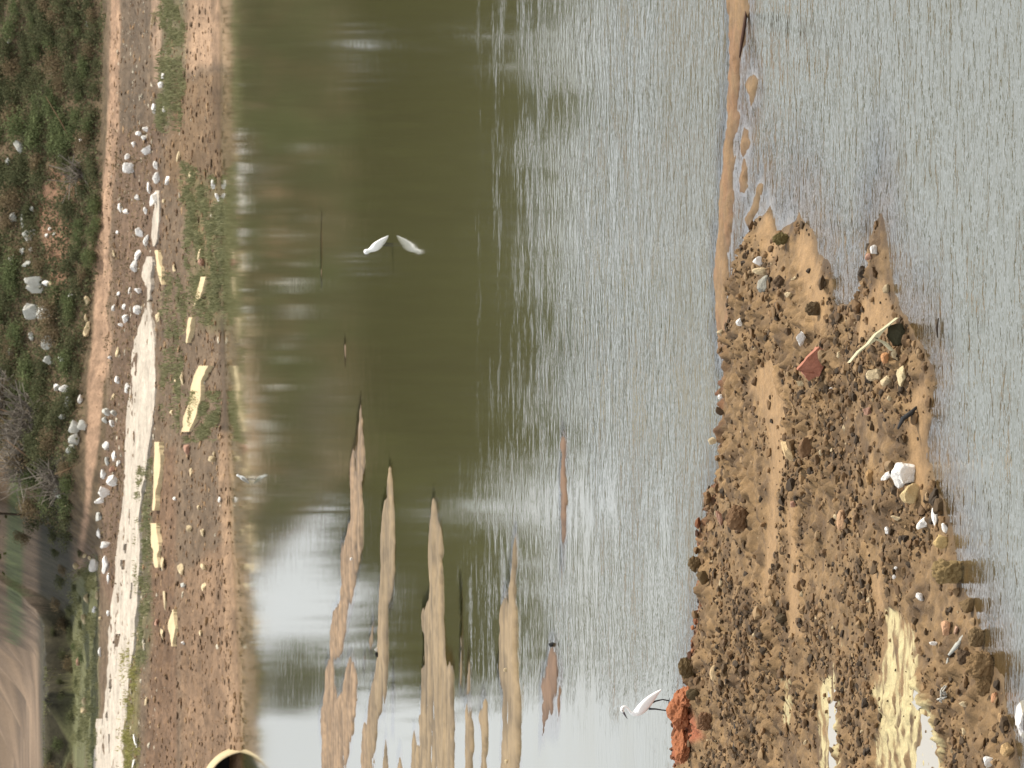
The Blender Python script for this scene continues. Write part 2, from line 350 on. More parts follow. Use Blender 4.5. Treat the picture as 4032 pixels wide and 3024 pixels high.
FZ = [  # ground kinds on the far bank and the cut bank's painted shade, outlined where they lie
    ([(475, -50), (595, -50), (590, 250), (560, 480), (480, 520), (468, 300)], (124, 104, 82), 1, 16),
    ([(598, -50), (645, -50), (640, 120), (615, 330), (600, 200)], (184, 150, 120), .9, 8),
    ([(645, -50), (738, -50), (730, 200), (715, 430), (680, 520), (620, 480), (640, 250)], (130, 122, 84), .75, 20),
    ([(738, -50), (930, -50), (930, 260), (735, 270), (735, 100)], (190, 152, 116), 1, 26),
    ([(700, 300), (940, 300), (960, 800), (900, 860), (770, 900), (640, 700)], (142, 112, 78), 1, 20),
    ([(720, 640), (880, 700), (930, 1000), (920, 1270), (790, 1280), (760, 1050), (740, 800)], (128, 116, 72), .8, 34),
    ([(440, -50), (475, -50), (468, 300), (470, 600), (440, 800), (430, 1000), (445, 1080), (425, 1200), (440, 1400), (400, 1600), (385, 1800), (350, 2000), (325, 2200), (300, 2300), (310, 2150), (335, 1950), (345, 1600), (350, 1500), (365, 1300), (380, 1000), (400, 800), (415, 600), (432, 300)], (192, 152, 118), 1, 6),
    ([(460, 500), (620, 500), (640, 900), (560, 1200), (540, 1400), (470, 2000), (450, 2400), (400, 2300), (395, 1900), (440, 1500), (450, 1100)], (132, 104, 80), 1, 14),
    ([(545, 1850), (600, 1800), (605, 2150), (600, 2500), (545, 2700), (540, 2400)], (118, 110, 72), .8, 12),
    ([(480, 2600), (550, 2500), (548, 3100), (470, 3100)], (134, 124, 70), .8, 12),
    ([(605, 1800), (690, 1750), (700, 3100), (560, 3100), (600, 2500)], (138, 104, 74), .9, 12),
    ([(700, 2300), (930, 2100), (990, 3100), (720, 3100)], (160, 124, 90), .8, 20),
    ([(860, 1700), (930, 1700), (960, 2300), (985, 3100), (900, 3100), (880, 2300)], (184, 146, 108), .85, 12),
    ([(270, 2300), (385, 2200), (390, 3100), (270, 3100)], (118, 122, 72), .9, 14),
    ([(-400, 1800), (30, 1850), (45, 2300), (50, 3200), (-400, 3300)], (150, 122, 92), 1, 8),
    ([(40, 1850), (88, 1850), (95, 2100), (90, 2500), (40, 2550), (20, 2200)], (118, 128, 76), 1, 8),
    ([(95, 1950), (150, 1950), (205, 2350), (200, 3200), (60, 3200), (85, 2500)], (150, 124, 98), 1, 6),
    ([(150, 1800), (260, 1800), (290, 2300), (270, 3200), (165, 3200), (150, 2500)], (66, 66, 48), .9, 14),  # cut bank face: its shade is put into the soil colour
    ([(200, 610), (270, 640), (330, 730), (275, 820), (280, 1000), (265, 1130), (200, 1120), (160, 900), (130, 820), (150, 760), (200, 700)], (168, 124, 92), 1, 12)]
def far_col(x, y, z):
    px, py = proj(x, y, z)
    nw = 1 - .85 * (y > 205); wx = px + nw * 9 * fbm(x * 1.2, y * .5, 101, 4); wy = py + nw * 60 * fbm(x * .6, y * .3, 103, 4)
    n2 = fbm(x * 5, y * 2, 12, 4)[:, None]; n3 = fbm(x * 1.1, y * .25, 16, 4)[:, None]
    c = np.ones((len(x), 1)) * lin(134, 110, 84)
    veg = (px < 420) & (wy < 2150)
    c[veg] = lin(118, 98, 70)
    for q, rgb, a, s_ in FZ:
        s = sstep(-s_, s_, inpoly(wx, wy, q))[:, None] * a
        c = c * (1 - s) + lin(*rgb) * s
    far_ = ((px < 200) & (y > 205))[:, None]
    c = c * (1 + .55 * far_ * fbm(x * 2.5, y * .3, 44, 4)[:, None]) * (1 + .35 * n2) * (1 + .25 * n3) * (1 + .3 * fbm(x * .7, y * 2.4, 18, 4)[:, None])
    lum = c @ np.array([.3, .6, .1]); c = c * .8 + lum[:, None] * np.array([1.04, 1.0, .86]) * .2
    t = y - yw(x); wet = sstep(.8, 0, t)[:, None]
    c = c * (1 - .25 * wet)
    return np.clip(c * KA, .005, .9)

M_near = soil_mat('river_mud', 11.0, 55.0, .7, .8, .35, .45, .03)
M_bar = soil_mat('wet_sand', 6.0, 40.0, .25, .75, .3, .2, .01)
M_far = soil_mat('bank_soil', 5.0, 18.0, .8, .9, .2, .55, .06)
tag(gridmesh('mud_spit', np.arange(-4.6, 4.6, .016), np.arange(28.3, 48.2, .026), near_h, M_near, near_col, drop=-.34), kind='structure')
tag(gridmesh('sandbars', np.arange(-9, 5.0, .04), np.concatenate([np.arange(52, 92, .1), np.arange(92, 112, .25)]), mid_h, M_bar, mid_col, drop=-.34), kind='structure')
fx = np.concatenate([[-500, -250, -120, -60, -40, -30, -24, -20, -17], np.arange(-15, 15.01, .075), [17, 20, 24, 30, 40, 60, 120, 250, 500]])
fy = np.concatenate([np.arange(116, 182, .13), np.arange(182, 208, .4), np.arange(208, 226, .12), 226 * 1.012 ** np.arange(0, 110), [900, 1200, 1700, 3000]])
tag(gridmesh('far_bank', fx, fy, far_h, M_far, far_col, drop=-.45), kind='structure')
tag(link('riverbed', [(-900, -60, -1.2), (900, -60, -1.2), (900, 3200, -1.2), (-900, 3200, -1.2)], [(0, 1, 2, 3)], soil_mat('riverbed_silt', base=(.1, .08, .05))), kind='structure')

# water surface: one sheet, with the depth below every point stored so that shallows show their bed
def depth_at(x, y):
    d = np.full(len(x), 2.0)
    a = (y > 28) & (y < 49) & (np.abs(x) < 5); d[a] = np.minimum(d[a], -near_hb(x[a], y[a]))
    a = (y > 51) & (y < 113) & (x > -9.5) & (x < 5.2); d[a] = np.minimum(d[a], -mid_h(x[a], y[a]) * 1)
    a = (y > 110); d[a] = np.minimum(d[a], -far_hb(x[a], y[a]))
    return {'depth': np.clip(d, -.2, 2)}
wx_ = np.concatenate([[-900, -300, -100, -50, -30, -20, -14], np.arange(-12, 12.01, .08), [14, 20, 30, 50, 100, 300, 900]])
wy_ = np.concatenate([[-60, 0, 15, 22], np.arange(27, 50, .09), np.arange(50, 95, .2), np.arange(95, 136, .3), [138, 142, 150]])
def water_mat():
    m, n, out = newmat('river_water'); l = n.links.new
    co = N(n, 'ShaderNodeTexCoord')
    def noise(sx, sy, s, det, rough=.5, rot=0.0):
        mpn = N(n, 'ShaderNodeMapping'); mpn.inputs['Scale'].default_value = (sx, sy, 1); mpn.inputs['Rotation'].default_value = (0, 0, rot)
        q = N(n, 'ShaderNodeTexNoise', i_Scale=s, i_Detail=det, i_Roughness=rough); q.noise_dimensions = '2D'
        l(co.outputs['Object'], mpn.inputs['Vector']); l(mpn.outputs[0], q.inputs['Vector']); return q.outputs[0]
    def math_(op, a, b=None, c=None):
        q = N(n, 'ShaderNodeMath', operation=op)
        for k, v in enumerate((a, b, c)):
            if v is None: continue
            if isinstance(v, (int, float)): q.inputs[k].default_value = v
            else: l(v, q.inputs[k])
        return q.outputs[0]
    def mrange(v, a, b, c, d):
        q = N(n, 'ShaderNodeMapRange', interpolation_type='SMOOTHSTEP'); l(v, q.inputs[0])
        for k, e in enumerate((a, b, c, d)): q.inputs[k + 1].default_value = e
        return q.outputs[0]
    n1 = noise(.62, 1.0, 5.4, 3.0, .6, .10)
    n2 = noise(.6, 1.0, 14.0, 2.0, .5, -.12)
    n3 = noise(1.0, .8, 1.3, 2.0, .5)
    sep = N(n, 'ShaderNodeSeparateXYZ'); l(co.outputs['Object'], sep.inputs[0])
    # the wind ruffles the near and middle river; the lee under the far bank lies almost still
    wv = noise(.16, .42, 1.0, 4.0, .6)
    yy = math_('ADD', sep.outputs[1], math_('MULTIPLY', math_('SUBTRACT', wv, .5), 26.0))
    wind = math_('ADD', mrange(yy, 43.0, 53.0, .74, 0.0), mrange(yy, 48.0, 66.0, .26, .024))
    wind = math_('MULTIPLY', wind, math_('MAXIMUM', mrange(noise(1.2, 2.6, 1.0, 4.0, .6, .04), .40, .64, .14, 1.30), mrange(sep.outputs[1], 43.0, 56.0, .72, .1)))
    wind = math_('MULTIPLY', wind, mrange(sep.outputs[1], 34.0, 46.0, .62, 1.0))
    edge = math_('ADD', math_('ADD', sep.outputs[0], math_('MULTIPLY', sep.outputs[1], .072)), math_('MULTIPLY', math_('SUBTRACT', n3, .5), 1.2))
    bay = math_('MAXIMUM', mrange(edge, -.5, .5, .10, 1.0), mrange(sep.outputs[1], 44.0, 49.0, 1.0, 0.0))
    wind = math_('MULTIPLY', wind, bay)
    dep = N(n, 'ShaderNodeAttribute', attribute_name='depth').outputs['Fac']
    lee = math_('MAXIMUM', mrange(dep, 0.0, .09, .15, 1.0), math_('MAXIMUM', mrange(sep.outputs[1], 37.5, 39.5, 1.0, 0.0), mrange(sep.outputs[1], 48.0, 52.0, 0.0, 1.0)))
    amp = math_('MULTIPLY', wind, lee)
    hgt = math_('ADD', math_('MULTIPLY', n1, 1.25), math_('ADD', math_('MULTIPLY', n2, .30), math_('MULTIPLY', n3, .9)))
    bp = N(n, 'ShaderNodeBump'); bp.inputs['Distance'].default_value = .028
    l(amp, bp.inputs['Strength']); l(hgt, bp.inputs['Height'])
    fr = N(n, 'ShaderNodeFresnel'); fr.inputs[0].default_value = 1.40; l(bp.outputs[0], fr.inputs['Normal'])
    gl = N(n, 'ShaderNodeBsdfGlossy'); gl.inputs['Roughness'].default_value = .05; gl.inputs['Color'].default_value = (.99, 1, 1, 1); l(bp.outputs[0], gl.inputs['Normal'])
    df = N(n, 'ShaderNodeBsdfDiffuse'); df.inputs['Color'].default_value = (.150, .165, .085, 1)
    mk = noise(.25, .07, 1.0, 3.0, .5)
    mc = N(n, 'ShaderNodeMix', data_type='RGBA'); mc.inputs[6].default_value = (.105, .110, .086, 1); mc.inputs[7].default_value = (.080, .076, .034, 1)
    l(mrange(math_('ADD', yy, math_('MULTIPLY', math_('SUBTRACT', mk, .5), 20.0)), 44.0, 62.0, 0, 1), mc.inputs[0]); l(mc.outputs[2], df.inputs[0])
    tr = N(n, 'ShaderNodeBsdfTransparent'); tr.inputs[0].default_value = (.80, .74, .55, 1)
    body = N(n, 'ShaderNodeMixShader'); l(mrange(dep, 0.0, .26, .12, 1.0), body.inputs[0]); l(tr.outputs[0], body.inputs[1]); l(df.outputs[0], body.inputs[2])
    s = N(n, 'ShaderNodeMixShader'); l(fr.outputs[0], s.inputs[0]); l(body.outputs[0], s.inputs[1]); l(gl.outputs[0], s.inputs[2])
    l(s.outputs[0], out.inputs[0]); return m
M_water = water_mat()
tag(gridmesh('river_water', wx_, wy_, lambda x, y: 0 * x, M_water, attrf=depth_at), kind='structure')

# ------------------------------------------------------------------ stones
def ico(sub):
    import bmesh
    bm = bmesh.new(); bmesh.ops.create_icosphere(bm, subdivisions=sub, radius=1)
    v = np.array([q.co[:] for q in bm.verts]); f = np.array([[a.index for a in q.verts] for q in bm.faces]); bm.free(); return v, f
ICO1, ICO2, ICO3, ICO4 = ico(1), ico(2), ico(3), ico(5)
def rock_shape(rs, size, kind='round', base=ICO3):
    """size = (width, depth, height); returns vertices resting around z=0"""
    v = base[0].copy(); f = base[1]
    if kind == 'angular': ncut = 13; cut = .48
    elif kind == 'slab': ncut = 10; cut = .55
    elif kind == 'lump': ncut = 4; cut = .8
    else: ncut = 12; cut = .62
    for _ in range(ncut):
        d = rs.normal(size=3); d /= np.linalg.norm(d); c = cut + rs.rand() * .25
        p = v @ d; v = v - np.outer(np.maximum(p - c, 0), d)
    ph = rs.rand(3) * 9
    nz = np.sin(v[:, 0] * 3.1 + ph[0]) * np.sin(v[:, 1] * 3.7 + ph[1]) * np.sin(v[:, 2] * 3.3 + ph[2])
    nz2 = np.sin(v[:, 0] * 9 + ph[1]) * np.sin(v[:, 1] * 8 + ph[2]) * np.sin(v[:, 2] * 9 + ph[0])
    v = v * (1 + .16 * nz + .09 * nz2)[:, None]
    if kind == 'lump':
        q = v * 2.6 + ph; v = v * (1 + .24 * fbm(q[:, 0] + q[:, 2], q[:, 1] - q[:, 2], 5, 4) + .13 * fbm(q[:, 0] * 2.3 - q[:, 1], q[:, 2] * 2.3, 15, 3))[:, None]
    v /= np.abs(v).max(0)
    return v * np.array(size) / 2, f
def place_rock(name, px, py, wpx, hpx, hf, rng_, rgb, label, cat='stone', group=None, kind='round', seed=1, depth=None, sink=.25, tilt=0.0, var=.3, mat=None, zlift=0.0):
    """px,py = centre in the photograph; wpx = extent along the picture's y (world width), hpx = along its x (height)"""
    rs = np.random.RandomState(seed)
    x, y, z = hit(px + hpx * .45, py, hf, *rng_)
    s = F / y
    wd = wpx / s; ht = hpx / s
    ht3 = ht * (1 + sink)
    dp = depth if depth else max(.5 * wd, ht * .7)
    v, f = rock_shape(rs, (wd, dp, ht3), kind, ICO4 if kind == 'lump' else ICO3)
    if tilt:
        c_, s_ = math.cos(tilt), math.sin(tilt)
        v = np.stack([v[:, 0] * c_ - v[:, 2] * s_, v[:, 1], v[:, 0] * s_ + v[:, 2] * c_], 1)
    v[:, 2] += ht3 / 2 - ht * sink
    o = link(name, v, f, mat or rock_mat(rgb, var), smooth=False)
    o.location = (x, y, z + zlift)
    me = o.data
    me.polygons.foreach_set('use_smooth', np.full(len(me.polygons), False))
    return tag(o, label, cat, group)
NR = (28, 50, .02)
FR = (116, 235, .08)
WHITE = lin(242, 238, 230) * .98; CREAM = lin(232, 210, 168) * .8; GREYS = lin(150, 150, 145) * .7; TAN = lin(205, 172, 122) * .65
DARK = lin(104, 84, 62) * .75; BLACK = np.array([.02, .02, .02]); BROWN = lin(150, 116, 82) * .6; PINK = lin(205, 160, 135) * .7; RED = lin(205, 138, 112) * .68

def nr(*a, **k): return place_rock('stone', a[0], a[1], a[2], a[3], near_h, NR, a[4], a[5], **k)
g = 'loose stones on the near mud spit'
near_list = [
    (2985, 1030, 42, 42, WHITE, 'smooth white oval stone at the far corner of the spit', 'round'),
    (2990, 1068, 34, 55, CREAM, 'cream flat stone wedged between white oval stone and pale grey block', 'slab'),
    (3002, 1120, 78, 36, lin(200, 196, 180) * .6, 'pale grey square-cut block lying beside cream stone', 'slab'),
    (3131, 1098, 16, 22, CREAM, 'tiny cream chip on smooth tan mud near the upper finger tip', 'angular'),
    (3105, 1160, 26, 30, CREAM, 'small cream stone beside dark clods above the tan mud channel', 'angular'),
    (3436, 985, 40, 34, WHITE, 'white stone alone on the narrow muddy point', 'angular'),
    (3425, 1010, 30, 22, PINK, 'small pink stone leaning on the white stone of the narrow point', 'angular'),
    (2914, 1268, 34, 24, WHITE, 'small white pebble on the far rim of the spit with dark surround', 'round'),
    (3160, 1330, 70, 34, WHITE, 'white blade-shaped shard just above the red brick lump', 'angular'),
    (3303, 1396, 28, 17, CREAM, 'small cream pebble between the red brick lump and dark split rock', 'round'),
    (3488, 1412, 52, 32, lin(226, 168, 118) * .8, 'orange-cream rounded stone beside the dark split rock', 'round'),
    (3528, 1396, 56, 28, CREAM, 'pale cream stone leaning on the orange-cream one', 'angular'),
    (3548, 1478, 92, 34, lin(230, 210, 165) * .85, 'long pale stone at the near edge beside cream crumbly slab', 'round'),
    (3440, 1478, 60, 60, CREAM, 'cream crumbly slab piece near the near edge', 'slab'),
    (3490, 1500, 46, 50, CREAM, 'broken cream slab corner joined to the crumbly slab', 'angular'),
    (2836, 1563, 22, 18, WHITE, 'tiny white chip on the far rim above smooth tan channel', 'round'),
    (2812, 1738, 34, 32, CREAM, 'cream chip standing on the far rim of the spit', 'angular'),
    (3108, 1775, 105, 40, lin(232, 200, 150) * .8, 'long pointed cream stone lying in the smooth tan channel', 'angular'),
    (3168, 1765, 90, 50, BROWN, 'brown flat stone right beside the pointed cream stone', 'round'),
    (3271, 1533, 18, 14, WHITE, 'tiny white chip in dark clods in the spit middle', 'round'),
    (3415, 1618, 34, 44, PINK, 'pink crumbly stone on the dull red patch', 'angular'),
    (3152, 1510, 30, 26, CREAM, 'cream chip below the red brick lump', 'angular'),
    (3504, 1570, 34, 22, CREAM, 'cream chip beside black hollow at near edge', 'angular'),
    (3576, 1950, 84, 78, lin(226, 200, 148) * .8, 'fan-shaped tan stone beside the big white stone', 'angular'),
    (3705, 2130, 66, 62, lin(214, 184, 126) * .75, 'round tan stone half sunk at the near waterline', 'round'),
    (3125, 1988, 34, 26, PINK, 'small pinkish white pebble beside the smooth tan channel', 'angular'),
    (3312, 2050, 90, 34, lin(200, 160, 122) * .75, 'long pink-tan stone lying in the middle of the spit', 'round'),
    (3420, 1880, 66, 30, lin(190, 152, 102) * .7, 'oval tan stone upslope of the big white stone', 'round'),
    (3528, 2040, 20, 40, CREAM, 'thin cream splinter between fan-shaped stone and white shards', 'slab'),
    (3500, 2092, 40, 20, WHITE, 'small white splinter pointing to the near water', 'angular'),
    (2896, 2040, 110, 85, BROWN, 'large brown lump with a dark hollow under it near the far rim', 'lump'),
    (2840, 2040, 70, 24, PINK, 'pink flake leaning on the large brown lump', 'angular'),
    (3728, 2252, 110, 120, lin(140, 118, 78) * .95, 'big olive-brown boulder awash at the near waterline', 'lump'),
    (3631, 2350, 40, 24, WHITE, 'small white stone on dark mud between boulder and cream crust', 'angular'),
    (3523, 2273, 20, 14, WHITE, 'white speck of stone on dark mud above the small white stone', 'round'),
    (3528, 2236, 14, 14, WHITE, 'pinkish white pebble next to the white speck', 'round'),
    (3806, 2392, 80, 56, lin(120, 98, 66) * .95, 'brown cube-like boulder at the near waterline', 'angular'),
    (3844, 2510, 90, 66, lin(126, 104, 72) * .95, 'dull brown boulder below the cube-like one at the waterline', 'lump'),
    (3726, 2472, 64, 36, lin(228, 180, 140) * .75, 'peach-coloured stone at the near rim', 'round'),
    (3768, 2480, 40, 18, lin(220, 180, 150) * .75, 'thin peach flake beside the peach-coloured stone', 'slab'),
    (3678, 2532, 20, 30, WHITE, 'little white stone above the white plastic sheet', 'angular'),
    (3852, 2620, 130, 120, lin(132, 106, 72) * .95, 'largest dark boulder at the near rim, covered in mud', 'lump'),
    (3800, 2590, 70, 60, DARK, 'dark wet stone above the largest boulder', 'lump'),
    (3870, 2700, 90, 60, lin(120, 96, 64) * .95, 'dark boulder under the largest one at the water', 'lump'),
    (3912, 2748, 50, 34, lin(230, 170, 125) * .8, 'orange shard sticking out at the waterline', 'angular'),
    (3792, 2772, 22, 34, CREAM, 'cream square chip below the tangled white litter', 'slab'),
    (3940, 2830, 50, 20, lin(220, 180, 130) * .7, 'tan chip low at the waterline', 'angular'),
    (3966, 2952, 62, 56, lin(222, 184, 130) * .7, 'tan hollow-topped stone at the picture corner', 'round'),
    (3890, 2998, 50, 36, WHITE, 'white blade of stone next to the tan hollow-topped stone', 'angular'),
    (3796, 2880, 30, 16, CREAM, 'small cream chip on dark gravel near the corner', 'angular'),
    (4030, 2835, 175, 60, lin(236, 230, 224) * .85, 'big rough white boulder standing in the near water', 'angular'),
    (2810, 2650, 66, 34, lin(226, 196, 150) * .8, 'cream rounded stone near the egret beside dark clods', 'round'),
    (3104, 1310, 40, 30, DARK, 'dark brown clod below the white blade-shaped shard', 'angular'),
    (3068, 1110, 60, 44, DARK, 'dark clod beside the pale grey block', 'lump'),
    (3200, 1215, 60, 60, lin(110, 90, 60) * .6, 'olive-brown clod beside the tan mud channel', 'lump'),
    (3075, 940, 56, 60, lin(100, 88, 50) * .95, 'olive mossy clod at the middle finger tip', 'lump'),
    (3075, 2435, 44, 46, lin(100, 86, 62) * .6, 'round dark olive stone in middle of the spit', 'angular'),
    (2830, 1620, 44, 34, DARK, 'dark pointed clod on the far rim above cream chip', 'angular'),
    (2735, 2222, 70, 50, lin(104, 84, 54) * .95, 'dark rounded clod on the far rim halfway down', 'lump'),
    (2770, 2275, 60, 50, lin(104, 84, 54) * .95, 'dark clod just inside the far rim', 'angular'),
    (2700, 2630, 90, 60, lin(100, 82, 52) * .95, 'dark clod pile on the far rim above the egret', 'lump'),
    (2725, 2730, 60, 50, lin(92, 78, 52) * .95, 'dark olive clod touching the red clay lump', 'angular'),
    (2920, 2640, 56, 40, DARK, 'dark clod a little below the cream rounded stone', 'angular'),
    (2770, 2840, 80, 60, lin(150, 112, 80) * .6, 'brown lump at the foot of the red clay', 'lump')]
for i, (px_, py_, w_, h_, c_, lb, kd) in enumerate(near_list):
    nr(px_, py_, w_, h_, c_, lb, group=g, kind=kd, seed=100 + i, tilt=(.35 if kd == 'angular' and i % 2 else -.2 if kd == 'slab' else 0))
# the big white stone with its flake and hollow
o = place_rock('boulder', 3550, 1862, 108, 96, near_h, NR, WHITE, 'big white weathered stone casting a dark shadow on the spit', cat='stone', kind='angular', seed=7, tilt=.5)
place_rock('stone', 3500, 1875, 60, 24, near_h, NR, WHITE, 'white flake leaning against the big white stone', cat='stone', kind='slab', seed=8, tilt=-.9, group=g)
for i, (a, b, w_, h_, tl, lb) in enumerate([(3632, 2062, 66, 30, -.7, 'white leaf-shaped shard lying beside the round sunk stone'), (3681, 2043, 92, 24, .1, 'white upright splinter touching the leaf-shaped shard'), (3722, 2082, 50, 20, .6, 'short white splinter lying in the shallow water')]):
    place_rock('stone', a, b, w_, h_, near_h, NR, WHITE, lb, kind='slab', seed=40 + i, tilt=tl, group=g)
# red brick lump
def brick_lump():
    x, y, z = hit(3240, 1440, near_h, *NR); s = F / y
    import bmesh
    def T(dx, dz): return (-(dx) / s, dz / s)
    # outline in picture offsets from (3240,1440): (picture y offset, height)
    top = [(-75, 20), (15, 108), (20, 92), (60, 60), (40, 18), (-20, -12), (-60, -5)]
    bm = bmesh.new(); fr = [bm.verts.new((-a / s, -.05, b / s)) for a, b in top]; bk = [bm.verts.new((-a / s * .92 + .01, .10, b / s * .85)) for a, b in top]
    bm.faces.new(fr); bm.faces.new(bk[::-1])
    for k in range(len(top)): bm.faces.new((fr[k], bk[k], bk[(k + 1) % len(top)], fr[(k + 1) % len(top)]))
    bmesh.ops.triangulate(bm, faces=bm.faces[:]); bmesh.ops.subdivide_edges(bm, edges=bm.edges[:], cuts=3, use_grid_fill=True)
    bmesh.ops.recalc_face_normals(bm, faces=bm.faces[:])
    rr = random.Random(4)
    for v in bm.verts: v.co += Vector((rr.uniform(-1, 1), rr.uniform(-1, 1), rr.uniform(-1, 1))) * .008
    me = bpy.data.meshes.new('brick'); bm.to_mesh(me); bm.free(); me.materials.append(rock_mat(RED))
    o = bpy.data.objects.new('brick', me); COL.objects.link(o); o.location = (x, y, z)
    tag(o, 'broken salmon-red brick lump with one face in deep shade', 'brick')
brick_lump()
# split rock: shaded body painted dark, lit upper ridges painted pale
def split_rock():
    x, y, z = hit(3560, 1330, near_h, *NR); s = F / y
    e = empty('split_rock', (x, y, z)); tag(e, 'split rock, shaded face painted dark and lit rim painted pale, at near edge', 'rock')
    rs = np.random.RandomState(3)
    v, f = rock_shape(rs, (.19, .12, .17), 'angular'); v[:, 2] += .055; v[:, 0] += .015
    link('body', v, f, rock_mat(lin(96, 92, 66) * .5), e, smooth=False)
    def ridge(pts, w, nm='ridge'):
        V = []; Fc = []
        for k, (a, b, ww) in enumerate(pts):   # a: picture y offset, b: height px
            X = -a / s; Zz = b / s
            V += [(X, -.06, Zz - ww / s), (X, -.06, Zz), (X, .03, Zz + .004), (X, .03, Zz - ww / s)]
        for k in range(len(pts) - 1):
            q = 4 * k
            for m_ in range(4): Fc.append((q + m_, q + (m_ + 1) % 4, q + 4 + (m_ + 1) % 4, q + 4 + m_))
        Fc.append((0, 3, 2, 1)); q = 4 * (len(pts) - 1); Fc.append((q, q + 1, q + 2, q + 3))
        link(nm, V, Fc, rock_mat(lin(225, 215, 175) * .75), e, smooth=False)
    ridge([(-80, 30, 3), (-60, 55, 6), (-38, 84, 9), (-15, 118, 22), (0, 130, 24), (25, 150, 12), (55, 188, 8), (100, 225, 3)], 8)
    ridge([(0, 128, 12), (20, 85, 12), (52, 52, 8)], 8)
split_rock()

# scattered gravel and clods, uncountable: one object
def merge_rocks(pos, dims, cols, rs, nproto=24, base=ICO1):
    """many small angular stones in one mesh"""
    pr = [rock_shape(rs, (1, 1, 1), 'angular', base)[0] for _ in range(nproto)]; f = base[1]
    pr = np.array(pr); n = len(pos); k = rs.randint(nproto, size=n); v = pr[k] * dims[:, None, :]
    a = rs.uniform(0, 6.28, n); c_, s_ = np.cos(a)[:, None], np.sin(a)[:, None]
    v = np.stack([v[..., 0] * c_ - v[..., 1] * s_, v[..., 0] * s_ + v[..., 1] * c_, v[..., 2]], -1) + pos[:, None, :]
    m = v.shape[1]; F_ = (f[None] + (np.arange(n) * m)[:, None, None]).reshape(-1, 3)
    return v.reshape(-1, 3), F_, np.repeat(cols, m, 0)
def scatter_gravel():
    rs = np.random.RandomState(11)
    n = 60000
    xs = rs.uniform(-4.4, 3, n); ys = rs.uniform(29.5, 46.5, n)
    h = near_h(xs, ys); hb, d = near_base(xs, ys); px, py = proj(xs, ys, h)
    ok = (d > .03) & (py > 700) & (py < 3150) & (px < 4120)
    dens = .12 + .88 * sstep(-.3, .35, fbm(xs * 1.9, ys * .9, 31, 3)) + .6 * sstep(43, 45, ys)
    sm = np.zeros(n)
    for q in SMOOTH + CRUST: sm = np.maximum(sm, sstep(-14, 6, inpoly(px, py, q)))
    ok &= rs.rand(n) < dens * (1 - .92 * sm)
    xs, ys, h, d = xs[ok], ys[ok], h[ok], d[ok]; n = len(xs)
    pal = np.array([lin(108, 86, 58), lin(136, 106, 72), lin(156, 122, 82), lin(174, 140, 98), lin(80, 64, 44), lin(190, 158, 116), lin(226, 202, 160)])
    c = pal[rs.choice(7, n, p=[.20, .22, .22, .17, .11, .065, .015])] * rs.uniform(.75, 1.15, (n, 1)) * .5
    m = (ys > 42.5) & (d < .4); c[m] *= np.array([1.25, .8, .72])
    sz = .014 + .055 * rs.rand(n) ** 4
    rim = (rs.rand(n) < .035) & ((d < .45) | (rs.rand(n) < .25)) & (ys < 44.8); sz[rim] = rs.uniform(.05, .11, rim.sum())
    dims = np.stack([sz * rs.uniform(.8, 1.6, n), sz * rs.uniform(.8, 1.5, n), sz * rs.uniform(.6, 1.1, n)], 1)
    V, F_, C = merge_rocks(np.stack([xs, ys, h + sz * .2], 1), dims, c, rs, nproto=60, base=ICO2)
    o = link('gravel', V, F_, M_grav, cols=C, smooth=False)
    tag(o, 'brown gravel and mud clods covering the near spit', 'gravel', kind='stuff')
M_grav = soil_mat('gravel_stone', 20.0, 90.0, .3, .8, .3, .3, .01)
scatter_gravel()

# puddles of still water on the spit
def flat_patch(name, pts, z, mat, hf=None):
    a, b = P(np.array([p[0] for p in pts], float), np.array([p[1] for p in pts], float), z)
    n = len(pts); A = []; B = []
    for k in range(n):      # ragged outline
        for t in np.linspace(0, 1, 9)[:-1]:
            u = a[k] * (1 - t) + a[(k + 1) % n] * t; v = b[k] * (1 - t) + b[(k + 1) % n] * t
            A.append(u + .02 * float(fbm(np.array([u * 22]), np.array([v * 9]), 5, 3)[0])); B.append(v + .07 * float(fbm(np.array([u * 17]), np.array([v * 5]), 6, 3)[0]))
    V = [(p, q, z) for p, q in zip(A, B)]
    return link(name, V, [tuple(range(len(V)))], mat, smooth=False)
mp_, n_, out_ = newmat('puddle_water')
pb = N(n_, 'ShaderNodeBsdfPrincipled'); pb.inputs['Base Color'].default_value = (.28, .25, .19, 1); pb.inputs['Roughness'].default_value = .06; pb.inputs['IOR'].default_value = 1.5
n_.links.new(pb.outputs[0], out_.inputs[0])
for q in PUDDLE:
    cxp = sum(p[0] for p in q) / len(q); cyp = sum(min(p[1], 3000) for p in q) / len(q)
    x, y, z = hit(cxp, cyp, near_hb, *NR)
    tag(flat_patch('puddle', q, z + .022, mp_), kind='structure')

CLAY = lin(196, 124, 82) * .62
place_rock('clay_lump', 2672, 2800, 190, 96, near_h, NR, CLAY, 'orange-red clay lump on which the near egret stands', cat='clay lump', kind='lump', seed=901, depth=.35, var=.45)
place_rock('clay_lump', 2682, 2935, 150, 70, near_h, NR, CLAY, 'lower orange-red clay lump at the far rim beside the brown lump', cat='clay lump', kind='lump', seed=905, depth=.3, var=.45)
place_rock('clay_lump', 2700, 2745, 90, 50, near_h, NR, CLAY, 'small orange-red clay lump sloping up to the dark olive clod', cat='clay lump', kind='lump', seed=903, depth=.3, var=.45)
